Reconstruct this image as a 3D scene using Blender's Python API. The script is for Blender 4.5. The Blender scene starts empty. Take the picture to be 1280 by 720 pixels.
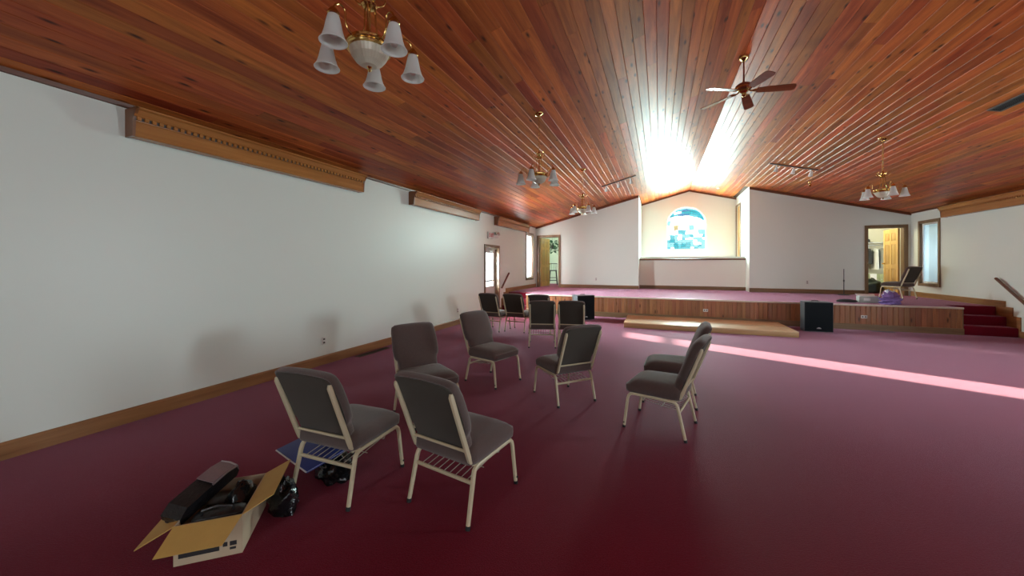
import bpy, bmesh, math, random
from mathutils import Vector, Matrix
random.seed(7)
PI = math.pi
R = math.radians
SC = bpy.context.scene
COL = SC.collection

# ---------------------------------------------------------------- camera, sky, sun, exposure
cam = bpy.data.cameras.new('camera')
cam.sensor_fit = 'HORIZONTAL'
cam.sensor_width = 36.0
cam.lens = 461.1 / 1280 * 36
cam.shift_y = -(360 - 330.5) / 1280
cam.clip_start = 0.05
cam.clip_end = 200
camo = bpy.data.objects.new('camera', cam)
COL.objects.link(camo)
camo.location = (0, 0, 1.5)
camo.rotation_euler = (PI / 2, 0, 0.3796)
SC.camera = camo

SC.view_settings.view_transform = 'Standard'
SC.view_settings.look = 'None'
SC.view_settings.gamma = 1.0
SC.view_settings.use_curve_mapping = False
SC.view_settings.exposure = 0.0

world = bpy.data.worlds.new('sky')
SC.world = world
world.use_nodes = True
wn = world.node_tree.nodes
wn['Background'].inputs[0].default_value = (0.86, 0.94, 1.0, 1)
wn['Background'].inputs[1].default_value = 4.2

def lamp(name, kind, loc, target, energy, color=(1, 1, 1), sx=1, sy=1, angle=0.5):
    l = bpy.data.lights.new(name, kind)
    l.energy = energy
    l.color = color
    if kind == 'AREA':
        l.shape = 'RECTANGLE'
        l.size, l.size_y = sx, sy
    if kind == 'SUN':
        l.angle = R(angle)
    o = bpy.data.objects.new(name, l)
    COL.objects.link(o)
    o.location = loc
    o.rotation_euler = (Vector(target) - Vector(loc)).to_track_quat('-Z', 'Z').to_euler()
    return o

SUN_EL = R(10.5)
sd = Vector((0.912, -0.410, 0)).normalized() * math.cos(SUN_EL) + Vector((0, 0, -math.sin(SUN_EL)))
lamp('low_sun', 'SUN', (-20, 18, 6), Vector((-20, 18, 6)) + sd, 25.0, (1.0, 0.88, 0.70), angle=0.6)
# daylight outside the windows and glazed doors; rear and side lamps are added fill
lamp('daylight_arch', 'AREA', (1.015, 16.98, 2.98), (1.015, 0, 2.98), 1400, (0.78, 0.96, 1.0), 1.5, 1.8)
lamp('daylight_left_door', 'AREA', (-5.15, 10.1, 1.35), (0, 10.1, 1.35), 680, (0.82, 0.97, 1.0), 0.9, 1.1)
lamp('daylight_left_window', 'AREA', (-5.1, 13.55, 1.8), (0, 13.55, 1.8), 350, (0.92, 0.97, 1.0), 0.8, 1.7)
lamp('daylight_right_window', 'AREA', (7.26, 13.55, 1.8), (0, 13.55, 1.8), 24, (0.82, 0.94, 1.0), 0.8, 1.7)
lamp('daylight_right_door', 'AREA', (7.26, 5.82, 1.35), (0, 5.82, 1.35), 600, (0.78, 0.94, 1.0), 1.0, 1.9)
lamp('rear_fill_light', 'AREA', (-1.4, -4.45, 1.7), (-1.4, 10, 1.7), 35, (0.84, 0.93, 1.0), 1.8, 1.5)  # added fill from behind the camera, through an invented window
lamp('rear_fill_light', 'AREA', (3.6, -4.45, 1.7), (3.6, 10, 1.7), 35, (0.84, 0.93, 1.0), 1.8, 1.5)  # second added fill lamp at the rear
lamp('side_fill_light', 'AREA', (7.26, -1.9, 1.7), (0, -1.9, 1.7), 205, (0.78, 0.92, 1.0), 2.2, 1.5)  # added fill for the near left wall, through an invented window

# ---------------------------------------------------------------- room dimensions (metres)
AL, AR, YB, YS, S = -4.68, 6.84, 14.35, 10.82, 0.583
HE, HR, XR = 3.01, 4.514, 1.137
YA = YB + 2.23
Y0 = -4.0
AX0, AX1 = -0.70, 2.79
SLL = (HR - HE) / (XR - AL)
SLR = (HR - HE) / (AR - XR)
def ceil_z(x):
    return HE + SLL * (x - AL) if x < XR else HE + SLR * (AR - x)

# ---------------------------------------------------------------- materials
def new_mat(name):
    m = bpy.data.materials.new(name)
    m.use_nodes = True
    nt = m.node_tree
    return m, nt, nt.nodes['Principled BSDF'], nt.nodes, nt.links

def mat(name, col, rough=0.6, metal=0.0, noise=0.0, nscale=8.0, bump=0.0, bscale=60.0, spec=0.5, sheen=0.0, coat=0.0):
    m, nt, b, N, L = new_mat(name)
    c = (*col, 1)
    b.inputs['Base Color'].default_value = c
    b.inputs['Roughness'].default_value = rough
    b.inputs['Metallic'].default_value = metal
    b.inputs['Specular IOR Level'].default_value = spec
    b.inputs['Sheen Weight'].default_value = sheen
    b.inputs['Coat Weight'].default_value = coat
    if noise or bump:
        tc = N.new('ShaderNodeTexCoord')
    if noise:
        n = N.new('ShaderNodeTexNoise')
        n.inputs['Scale'].default_value = nscale
        n.inputs['Detail'].default_value = 4
        L.new(tc.outputs['Object'], n.inputs['Vector'])
        mx = N.new('ShaderNodeMix')
        mx.data_type = 'RGBA'
        mx.inputs['A'].default_value = tuple(max(0, v * (1 - noise)) for v in col) + (1,)
        mx.inputs['B'].default_value = tuple(min(1, v * (1 + noise)) for v in col) + (1,)
        L.new(n.outputs['Fac'], mx.inputs['Factor'])
        L.new(mx.outputs['Result'], b.inputs['Base Color'])
    if bump:
        n2 = N.new('ShaderNodeTexNoise')
        n2.inputs['Scale'].default_value = bscale
        n2.inputs['Detail'].default_value = 3
        L.new(tc.outputs['Object'], n2.inputs['Vector'])
        bp = N.new('ShaderNodeBump')
        bp.inputs['Strength'].default_value = bump
        bp.inputs['Distance'].default_value = 0.01
        L.new(n2.outputs['Fac'], bp.inputs['Height'])
        L.new(bp.outputs['Normal'], b.inputs['Normal'])
    return m

def wood(name, dark, light, axis='Y', rough=0.3, knots=0.0, scale=1.0, coat=0.0, vary=0.35, spec=0.5, warp=1.0):
    """Grain runs along `axis`; tone shifts with each object so boards differ."""
    m, nt, b, N, L = new_mat(name)
    geo = N.new('ShaderNodeNewGeometry')
    oi = N.new('ShaderNodeObjectInfo')
    off = N.new('ShaderNodeMath'); off.operation = 'MULTIPLY'; off.inputs[1].default_value = 57.0
    L.new(oi.outputs['Random'], off.inputs[0])
    add = N.new('ShaderNodeVectorMath'); add.operation = 'ADD'
    L.new(geo.outputs['Position'], add.inputs[0]); L.new(off.outputs[0], add.inputs[1])
    mp = N.new('ShaderNodeMapping')
    st = {'X': (0.9, 14, 14), 'Y': (14, 0.9, 14), 'Z': (14, 14, 0.9)}[axis]
    mp.inputs['Scale'].default_value = tuple(v * scale for v in st)
    L.new(add.outputs[0], mp.inputs['Vector'])
    n = N.new('ShaderNodeTexNoise')
    n.inputs['Scale'].default_value = 1.0
    n.inputs['Detail'].default_value = 6
    n.inputs['Roughness'].default_value = 0.62
    n.inputs['Distortion'].default_value = 0.6 * warp
    L.new(mp.outputs[0], n.inputs['Vector'])
    rp = N.new('ShaderNodeValToRGB')
    rp.color_ramp.elements[0].position = 0.3
    rp.color_ramp.elements[0].color = (*dark, 1)
    rp.color_ramp.elements[1].position = 0.72
    rp.color_ramp.elements[1].color = (*light, 1)
    L.new(n.outputs['Fac'], rp.inputs['Fac'])
    hs = N.new('ShaderNodeHueSaturation')
    vm = N.new('ShaderNodeMapRange')
    vm.inputs['To Min'].default_value = 1 - vary
    vm.inputs['To Max'].default_value = 1 + vary
    L.new(oi.outputs['Random'], vm.inputs['Value'])
    L.new(vm.outputs[0], hs.inputs['Value'])
    hm = N.new('ShaderNodeMath'); hm.operation = 'MULTIPLY'; hm.inputs[1].default_value = 7.31
    hf = N.new('ShaderNodeMath'); hf.operation = 'FRACT'
    L.new(oi.outputs['Random'], hm.inputs[0]); L.new(hm.outputs[0], hf.inputs[0])
    hr = N.new('ShaderNodeMapRange')
    hr.inputs['To Min'].default_value = 0.5 - 0.018 * vary / 0.35
    hr.inputs['To Max'].default_value = 0.5 + 0.014 * vary / 0.35
    L.new(hf.outputs[0], hr.inputs['Value']); L.new(hr.outputs[0], hs.inputs['Hue'])
    L.new(rp.outputs['Color'], hs.inputs['Color'])
    last = hs.outputs['Color']
    if knots:
        mp2 = N.new('ShaderNodeMapping')
        ks = {'X': (2.6, 9, 9), 'Y': (9, 2.6, 9), 'Z': (9, 9, 2.6)}[axis]
        mp2.inputs['Scale'].default_value = ks
        L.new(add.outputs[0], mp2.inputs['Vector'])
        v = N.new('ShaderNodeTexVoronoi')
        v.inputs['Scale'].default_value = 1.0
        L.new(mp2.outputs[0], v.inputs['Vector'])
        kr = N.new('ShaderNodeValToRGB')
        kr.color_ramp.elements[0].position = 0.06
        kr.color_ramp.elements[0].color = (1, 1, 1, 1)
        kr.color_ramp.elements[1].position = 0.20
        kr.color_ramp.elements[1].color = (0, 0, 0, 1)
        L.new(v.outputs['Distance'], kr.inputs['Fac'])
        km = N.new('ShaderNodeMath'); km.operation = 'MULTIPLY'; km.inputs[1].default_value = knots
        L.new(kr.outputs['Color'], km.inputs[0])
        mx = N.new('ShaderNodeMix'); mx.data_type = 'RGBA'
        mx.inputs['B'].default_value = (dark[0] * 0.22, dark[1] * 0.18, dark[2] * 0.2, 1)
        L.new(km.outputs[0], mx.inputs['Factor']); L.new(last, mx.inputs['A'])
        last = mx.outputs['Result']
    L.new(last, b.inputs['Base Color'])
    b.inputs['Roughness'].default_value = rough
    b.inputs['Specular IOR Level'].default_value = spec
    b.inputs['Coat Weight'].default_value = coat
    b.inputs['Coat Roughness'].default_value = 0.15
    bp = N.new('ShaderNodeBump')
    bp.inputs['Strength'].default_value = 0.12
    bp.inputs['Distance'].default_value = 0.004
    L.new(n.outputs['Fac'], bp.inputs['Height']); L.new(bp.outputs['Normal'], b.inputs['Normal'])
    return m

def glass(name, tint=(1, 1, 1), gloss=0.07, rough=0.02, sheer=0.0):
    m, nt, b, N, L = new_mat(name)
    N.remove(b)
    t = N.new('ShaderNodeBsdfTransparent'); t.inputs[0].default_value = (*tint, 1)
    g = N.new('ShaderNodeBsdfGlossy'); g.inputs['Roughness'].default_value = rough
    mx = N.new('ShaderNodeMixShader'); mx.inputs[0].default_value = gloss
    src = t.outputs[0]
    if sheer:      # a thin curtain close to the glass scatters part of the daylight
        tr = N.new('ShaderNodeBsdfTranslucent'); tr.inputs[0].default_value = (*tint, 1)
        m2 = N.new('ShaderNodeMixShader'); m2.inputs[0].default_value = sheer
        L.new(t.outputs[0], m2.inputs[1]); L.new(tr.outputs[0], m2.inputs[2])
        src = m2.outputs[0]
    L.new(src, mx.inputs[1]); L.new(g.outputs[0], mx.inputs[2])
    L.new(mx.outputs[0], N['Material Output'].inputs['Surface'])
    return m

M = {}
M['wall'] = mat('wall_paint', (0.77, 0.815, 0.755), 0.38, noise=0.012, nscale=1.2, bump=0.03, bscale=120, spec=0.5)
M['room_green'] = mat('side_room_paint', (0.52, 0.62, 0.46), 0.6, noise=0.03)
M['room_cream'] = mat('closet_paint', (0.80, 0.76, 0.60), 0.6, noise=0.03)
M['pinewall'] = mat('baptistry_front_paint', (0.82, 0.77, 0.70), 0.6, noise=0.02, nscale=1.0)

def carpet(name, c1, c2):
    m, nt, b, N, L = new_mat(name)
    geo = N.new('ShaderNodeNewGeometry')
    n = N.new('ShaderNodeTexNoise'); n.inputs['Scale'].default_value = 160; n.inputs['Detail'].default_value = 3
    n2 = N.new('ShaderNodeTexNoise'); n2.inputs['Scale'].default_value = 0.9; n2.inputs['Detail'].default_value = 4
    L.new(geo.outputs['Position'], n.inputs['Vector']); L.new(geo.outputs['Position'], n2.inputs['Vector'])
    mx = N.new('ShaderNodeMix'); mx.data_type = 'RGBA'
    mx.inputs['A'].default_value = (*c1, 1); mx.inputs['B'].default_value = (*c2, 1)
    ad = N.new('ShaderNodeMath'); ad.operation = 'MULTIPLY_ADD'; ad.inputs[1].default_value = 0.75
    sb = N.new('ShaderNodeMath'); sb.operation = 'MULTIPLY'; sb.inputs[1].default_value = 0.25
    L.new(n2.outputs['Fac'], sb.inputs[0]); L.new(n.outputs['Fac'], ad.inputs[0]); L.new(sb.outputs[0], ad.inputs[2])
    rp = N.new('ShaderNodeMapRange'); rp.inputs['From Min'].default_value = 0.3; rp.inputs['From Max'].default_value = 0.7
    L.new(ad.outputs[0], rp.inputs['Value'])
    L.new(rp.outputs[0], mx.inputs['Factor']); L.new(mx.outputs['Result'], b.inputs['Base Color'])
    b.inputs['Roughness'].default_value = 0.65
    b.inputs['Specular IOR Level'].default_value = 0.04
    b.inputs['Sheen Weight'].default_value = 0.47
    b.inputs['Sheen Roughness'].default_value = 0.29
    b.inputs['Sheen Tint'].default_value = (1.0, 0.58, 0.78, 1)
    bp = N.new('ShaderNodeBump'); bp.inputs['Strength'].default_value = 0.5; bp.inputs['Distance'].default_value = 0.006
    L.new(n.outputs['Fac'], bp.inputs['Height']); L.new(bp.outputs['Normal'], b.inputs['Normal'])
    return m
M['carpet'] = carpet('burgundy_carpet', (0.115, 0.005, 0.013), (0.215, 0.012, 0.030))
M['ceiling_wood'] = wood('varnished_cedar', (0.26, 0.046, 0.010), (0.62, 0.168, 0.038), 'Y', 0.40, 1.0, coat=0.0, vary=0.26, spec=0.27)
M['ceiling_back'] = mat('dark_board_backing', (0.06, 0.02, 0.008), 0.7, noise=0.2)
M['trim_dark'] = wood('dark_ceiling_trim', (0.10, 0.03, 0.012), (0.20, 0.065, 0.025), 'Y', 0.35, vary=0.1)
M['trim_dark_x'] = wood('dark_ceiling_trim_across', (0.10, 0.03, 0.012), (0.20, 0.065, 0.025), 'X', 0.35, vary=0.1)
M['oak_y'] = wood('oak_trim_y', (0.22, 0.095, 0.03), (0.40, 0.20, 0.075), 'Y', 0.4, vary=0.1)
M['oak_x'] = wood('oak_trim_x', (0.13, 0.062, 0.026), (0.24, 0.12, 0.052), 'X', 0.4, vary=0.1)
M['oak_z'] = wood('oak_trim_z', (0.13, 0.072, 0.034), (0.23, 0.135, 0.066), 'Z', 0.4, vary=0.1)
M['valance'] = wood('valance_oak', (0.34, 0.125, 0.03), (0.50, 0.215, 0.06), 'Y', 0.26, vary=0.06)
M['valance_dark'] = mat('valance_moulding', (0.20, 0.075, 0.025), 0.35, noise=0.15)
M['stage_board'] = wood('stage_front_pine', (0.23, 0.085, 0.032), (0.42, 0.18, 0.072), 'Z', 0.35, 0.9, vary=0.2)
M['stage_trim'] = wood('stage_base_trim', (0.18, 0.105, 0.05), (0.30, 0.19, 0.10), 'X', 0.4, vary=0.1)
M['glare_nosing'] = wood('glare_pale_nosing', (0.62, 0.52, 0.42), (0.75, 0.66, 0.56), 'X', 0.3, vary=0.05)  # pale tone stands in for sun glare on the stage edge
M['platform_top'] = wood('light_plywood', (0.62, 0.43, 0.23), (0.82, 0.62, 0.38), 'X', 0.38, vary=0.12)
M['platform_edge'] = wood('platform_edge_board', (0.40, 0.22, 0.09), (0.58, 0.35, 0.16), 'X', 0.4, vary=0.1)
M['pine_door'] = wood('yellow_pine_door', (0.50, 0.29, 0.085), (0.70, 0.45, 0.17), 'Z', 0.35, vary=0.08)
M['pine_panel'] = wood('yellow_pine_panel', (0.42, 0.235, 0.065), (0.60, 0.37, 0.13), 'Z', 0.35, vary=0.08)
M['fan_wood'] = wood('fan_rosewood', (0.13, 0.028, 0.014), (0.22, 0.055, 0.026), 'X', 0.22, vary=0.05)
M['fan_red'] = mat('fan_motor_red', (0.20, 0.035, 0.018), 0.25)
M['brass'] = mat('polished_brass', (0.62, 0.40, 0.14), 0.22, 1.0)
M['pewter'] = mat('antique_brass', (0.30, 0.23, 0.14), 0.3, 1.0)
M['chrome'] = mat('brushed_steel', (0.6, 0.6, 0.58), 0.3, 1.0)
M['frost'] = mat('frosted_glass_shade', (0.82, 0.82, 0.80), 0.35, noise=0.04, nscale=30)
def translucent(m, col, f):
    N, L = m.node_tree.nodes, m.node_tree.links
    tr = N.new('ShaderNodeBsdfTranslucent'); tr.inputs[0].default_value = (*col, 1)
    mx = N.new('ShaderNodeMixShader'); mx.inputs[0].default_value = f
    L.new(N['Principled BSDF'].outputs[0], mx.inputs[1]); L.new(tr.outputs[0], mx.inputs[2])
    L.new(mx.outputs[0], N['Material Output'].inputs['Surface'])
translucent(M['frost'], (0.92, 0.94, 0.93), 0.5)
M['alabaster'] = mat('ribbed_cream_glass', (0.66, 0.60, 0.47), 0.35, noise=0.12, nscale=14)
M['bulb'] = mat('white_bulb', (0.86, 0.84, 0.80), 0.3)
M['seat'] = mat('taupe_upholstery', (0.095, 0.064, 0.056), 0.85, noise=0.22, nscale=90, bump=0.35, bscale=320, spec=0.2, sheen=0.4)
M['backpan'] = mat('taupe_back_cloth', (0.058, 0.049, 0.038), 0.8, noise=0.18, nscale=90, bump=0.3, bscale=320, spec=0.2, sheen=0.15)
M['frame'] = mat('champagne_frame', (0.63, 0.55, 0.37), 0.35, 0.1, noise=0.06, nscale=20)
M['wire'] = mat('rack_wire', (0.52, 0.48, 0.38), 0.35, 0.3)
M['rubber'] = mat('black_rubber', (0.012, 0.012, 0.013), 0.5)
M['card_in'] = mat('cardboard_bright', (0.56, 0.35, 0.095), 0.75, noise=0.10, nscale=10, bump=0.1, bscale=90)
M['card_out'] = mat('cardboard_pale', (0.52, 0.40, 0.27), 0.8, noise=0.10, nscale=10)
M['print'] = mat('box_print', (0.02, 0.018, 0.02), 0.6)
M['leather'] = mat('black_leather', (0.013, 0.012, 0.013), 0.32, bump=0.3, bscale=60)
M['mauve'] = mat('mauve_vinyl', (0.24, 0.165, 0.175), 0.45, noise=0.15, nscale=40)
M['silver'] = mat('silver_edge', (0.55, 0.55, 0.58), 0.3, 0.8)
M['plastic_bag'] = mat('black_plastic_film', (0.008, 0.008, 0.009), 0.16, bump=0.5, bscale=22)
M['brownbag'] = mat('dark_brown_leather', (0.045, 0.022, 0.014), 0.35, bump=0.2, bscale=50)
M['folder'] = mat('blue_card', (0.028, 0.050, 0.25), 0.5, noise=0.08, nscale=20)
M['paper'] = mat('white_paper', (0.78, 0.78, 0.78), 0.7)
M['white_plastic'] = mat('white_plastic', (0.74, 0.72, 0.68), 0.4)
M['plate_slot'] = mat('outlet_slots', (0.08, 0.07, 0.06), 0.5)
M['spk_black'] = mat('speaker_grille', (0.006, 0.009, 0.012), 0.7, bump=0.4, bscale=240, spec=0.15)
M['spk_case'] = mat('speaker_cabinet', (0.045, 0.055, 0.062), 0.35, bump=0.1, bscale=90)
M['logo'] = mat('silver_badge', (0.75, 0.75, 0.75), 0.3, 0.4)
M['black_metal'] = mat('black_metal', (0.02, 0.02, 0.022), 0.4)
M['vent_dark'] = mat('vent_grey', (0.10, 0.095, 0.09), 0.5)
M['vent_gap'] = mat('vent_shadow_gap', (0.02, 0.02, 0.02), 0.8)
M['vent_brown'] = mat('brown_register', (0.10, 0.055, 0.03), 0.45, 0.3)
M['exit_red'] = mat('exit_red_letters', (0.62, 0.06, 0.08), 0.5)
M['leaf'] = mat('dark_green_leaf', (0.018, 0.075, 0.028), 0.4, noise=0.4, nscale=12)
M['soil_pot'] = mat('dark_pot', (0.05, 0.04, 0.035), 0.6)
M['stool'] = mat('black_painted_wood', (0.014, 0.016, 0.015), 0.35)
M['garbage'] = mat('dark_green_bag', (0.012, 0.026, 0.022), 0.28, bump=0.5, bscale=14)
M['cloth_white'] = mat('white_cloth', (0.75, 0.76, 0.74), 0.8, noise=0.05)
M['cloth_grey'] = mat('grey_cloth', (0.35, 0.36, 0.33), 0.85, noise=0.12)
M['cloth_dark'] = mat('dark_cloth', (0.03, 0.032, 0.035), 0.85)
M['cab_green'] = mat('pale_green_cabinet', (0.34, 0.38, 0.20), 0.6, noise=0.08)
M['purple'] = mat('purple_cloth', (0.24, 0.15, 0.42), 0.7, noise=0.6, nscale=18, bump=0.3, bscale=30)
M['lilac'] = mat('lilac_white_bag', (0.66, 0.68, 0.82), 0.45, noise=0.1, nscale=12)
M['boxgrey'] = mat('grey_green_carton', (0.42, 0.46, 0.43), 0.7, noise=0.2, nscale=16)
M['alum_door'] = mat('grey_painted_door', (0.60, 0.60, 0.57), 0.45)
M['pane_clear'] = glass('clear_pane')
M['pane_sheer'] = glass('sheer_curtained_pane', (0.9, 0.93, 0.95), sheer=0.72)
M['pane_haze'] = glass('pale_blue_pane', (0.44, 0.50, 0.52), sheer=0.25)
# stained glass: leaded panes let through very different amounts of daylight
SG = {
    'white': glass('stained_white', (0.92, 0.92, 0.86)),
    'pale': glass('stained_pale', (0.39, 0.55, 0.56)),
    'aqua': glass('stained_aqua', (0.27, 0.47, 0.48)),
    'teal': glass('stained_teal', (0.16, 0.40, 0.42)),
    'blue': glass('stained_blue', (0.21, 0.33, 0.41)),
    'gold': glass('stained_gold', (0.50, 0.44, 0.30)),
}
M['lead'] = mat('lead_came', (0.16, 0.20, 0.21), 0.45, 0.3)
M['window_white'] = mat('white_window_frame', (0.82, 0.83, 0.82), 0.4)

# ---------------------------------------------------------------- mesh helpers
class MB:
    """Collects geometry, then links it as one mesh object."""
    def __init__(self):
        self.v, self.f, self.m = [], [], []
    def add(self, vs, fs, mi=0):
        o = len(self.v)
        self.v += [tuple(p) for p in vs]
        self.f += [tuple(i + o for i in f) for f in fs]
        self.m += [mi] * len(fs)
        return self
    def box(self, x0, x1, y0, y1, z0, z1, mi=0):
        vs = [(x, y, z) for z in (z0, z1) for y in (y0, y1) for x in (x0, x1)]
        fs = [(0, 2, 3, 1), (4, 5, 7, 6), (0, 1, 5, 4), (2, 6, 7, 3), (0, 4, 6, 2), (1, 3, 7, 5)]
        return self.add(vs, fs, mi)
    def bbox(self, x0, x1, y0, y1, z0, z1, r=0.01, mi=0, mat4=None):
        """box with chamfered edges"""
        bm = bmesh.new()
        bmesh.ops.create_cube(bm, size=1.0)
        for v in bm.verts:
            v.co = Vector(((x0 + x1) / 2 + v.co.x * (x1 - x0), (y0 + y1) / 2 + v.co.y * (y1 - y0), (z0 + z1) / 2 + v.co.z * (z1 - z0)))
        r = min(r, 0.45 * min(x1 - x0, y1 - y0, z1 - z0))
        bmesh.ops.bevel(bm, geom=list(bm.edges), offset=r, segments=2, profile=0.5, affect='EDGES')
        if mat4 is not None:
            bm.transform(mat4)
        bm.verts.index_update()
        self.add([v.co[:] for v in bm.verts], [[v.index for v in f.verts] for f in bm.faces], mi)
        bm.free()
        return self
    def tube(self, pts, r, n=10, cap=True, mi=0, sq=0.0):
        """sweep a round (or squarish) section along pts; r may be a list"""
        pts = [Vector(p) for p in pts]
        k = len(pts)
        rs = r if isinstance(r, (list, tuple)) else [r] * k
        tang = []
        for i in range(k):
            a = pts[max(i - 1, 0)]; b = pts[min(i + 1, k - 1)]
            tang.append((b - a).normalized())
        ref = Vector((1, 0, 0)) if abs(tang[0].x) < 0.9 else Vector((0, 1, 0))
        u = (ref - tang[0] * ref.dot(tang[0])).normalized()
        vs = []
        for i in range(k):
            t = tang[i]
            u = (u - t * u.dot(t)).normalized()
            w = t.cross(u)
            for j in range(n):
                a = 2 * PI * (j + 0.5) / n
                ca, sa = math.cos(a), math.sin(a)
                q = 1.0
                if sq:
                    q = 1 + sq * (1 / max(abs(ca), abs(sa)) - 1)
                vs.append(pts[i] + (u * ca + w * sa) * rs[i] * q)
        fs = [(i * n + j, i * n + (j + 1) % n, (i + 1) * n + (j + 1) % n, (i + 1) * n + j) for i in range(k - 1) for j in range(n)]
        if cap:
            fs.append(tuple(range(n))[::-1]); fs.append(tuple((k - 1) * n + j for j in range(n)))
        return self.add(vs, fs, mi)
    def lathe(self, prof, n=20, c=(0, 0, 0), mi=0, flute=0.0, nf=0):
        """prof: list of (radius, z)"""
        vs, fs = [], []
        for (r, z) in prof:
            for j in range(n):
                a = 2 * PI * j / n
                q = r * (1 + (flute * (1 if j % 2 else -1)))
                vs.append((c[0] + q * math.cos(a), c[1] + q * math.sin(a), c[2] + z))
        k = len(prof)
        for i in range(k - 1):
            for j in range(n):
                fs.append((i * n + j, i * n + (j + 1) % n, (i + 1) * n + (j + 1) % n, (i + 1) * n + j))
        if prof[0][0] > 1e-6:
            fs.append(tuple(range(n))[::-1])
        if prof[-1][0] > 1e-6:
            fs.append(tuple((k - 1) * n + j for j in range(n)))
        return self.add(vs, fs, mi)
    def shell(self, prof, n=24, c=(0, 0, 0), mi=0, flute=0.0):
        """open lathe (no caps), for bells and bowls given with both walls in prof"""
        o = len(self.f)
        self.lathe(prof, n, c, mi, flute)
        keep = [i for i in range(o, len(self.f)) if len(self.f[i]) <= 4]
        self.f = self.f[:o] + [self.f[i] for i in keep]
        self.m = self.m[:o] + [self.m[i] for i in keep]
        return self
    def loft(self, rings, cap0=True, cap1=True, mi=0):
        n = len(rings[0])
        vs = [p for r in rings for p in r]
        fs = [(i * n + j, i * n + (j + 1) % n, (i + 1) * n + (j + 1) % n, (i + 1) * n + j) for i in range(len(rings) - 1) for j in range(n)]
        if cap0: fs.append(tuple(range(n))[::-1])
        if cap1: fs.append(tuple((len(rings) - 1) * n + j for j in range(n)))
        return self.add(vs, fs, mi)
    def prism(self, poly, axis, a, b, mi=0):
        """extrude 2-D polygon: axis 'X' -> poly is (y,z); 'Y' -> (x,z); 'Z' -> (x,y)"""
        def p3(p, t):
            return {'X': (t, p[0], p[1]), 'Y': (p[0], t, p[1]), 'Z': (p[0], p[1], t)}[axis]
        n = len(poly)
        vs = [p3(p, a) for p in poly] + [p3(p, b) for p in poly]
        fs = [tuple(range(n))[::-1], tuple(range(n, 2 * n))] + [(j, (j + 1) % n, n + (j + 1) % n, n + j) for j in range(n)]
        return self.add(vs, fs, mi)
    def xf(self, mx):
        self.v = [tuple(mx @ Vector(p)) for p in self.v]
        return self
    def mesh(self, name, mats, smooth=True, angle=0.7):
        me = bpy.data.meshes.new(name)
        me.from_pydata(self.v, [], self.f)
        for m in (mats if isinstance(mats, (list, tuple)) else [mats]):
            me.materials.append(m)
        if any(self.m):
            me.polygons.foreach_set('material_index', self.m)
        bm = bmesh.new(); bm.from_mesh(me)
        bmesh.ops.recalc_face_normals(bm, faces=bm.faces)
        bm.to_mesh(me); bm.free()
        if smooth:
            me.polygons.foreach_set('use_smooth', [True] * len(me.polygons))
            me.set_sharp_from_angle(angle=angle)
        me.update()
        return me
    def build(self, name, mats, parent=None, smooth=True, angle=0.7, loc=None):
        o = bpy.data.objects.new(name, self.mesh(name, mats, smooth, angle))
        COL.objects.link(o)
        if parent is not None: o.parent = parent
        if loc is not None: o.location = loc
        return o

def tag(o, label=None, cat=None, group=None, kind=None):
    if label: o['label'] = label
    if cat: o['category'] = cat
    if group: o['group'] = group
    if kind: o['kind'] = kind
    return o
def empty(name, loc=(0, 0, 0), rz=0.0, label=None, cat=None, group=None):
    o = bpy.data.objects.new(name, None)
    COL.objects.link(o)
    o.empty_display_size = 0.1
    o.location = loc
    o.rotation_euler = (0, 0, rz)
    return tag(o, label, cat, group)
def struct(name, mb, m, parent=None, smooth=False):
    o = mb.build(name, m, parent, smooth)
    o['kind'] = 'structure'
    return o
def copy_tree(o, parent=None):
    c = o.copy()
    COL.objects.link(c)
    if parent is not None: c.parent = parent
    for ch in list(o.children):
        copy_tree(ch, c)
    return c
def text_mesh(txt, size, depth):
    cu = bpy.data.curves.new('lettering', 'FONT')
    cu.body = txt; cu.size = size; cu.extrude = depth
    cu.align_x = 'CENTER'; cu.align_y = 'CENTER'
    to = bpy.data.objects.new('lettering', cu)
    COL.objects.link(to)
    dg = bpy.context.evaluated_depsgraph_get()
    me = bpy.data.meshes.new_from_object(to.evaluated_get(dg))
    bpy.data.objects.remove(to); bpy.data.curves.remove(cu)
    return me

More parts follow.
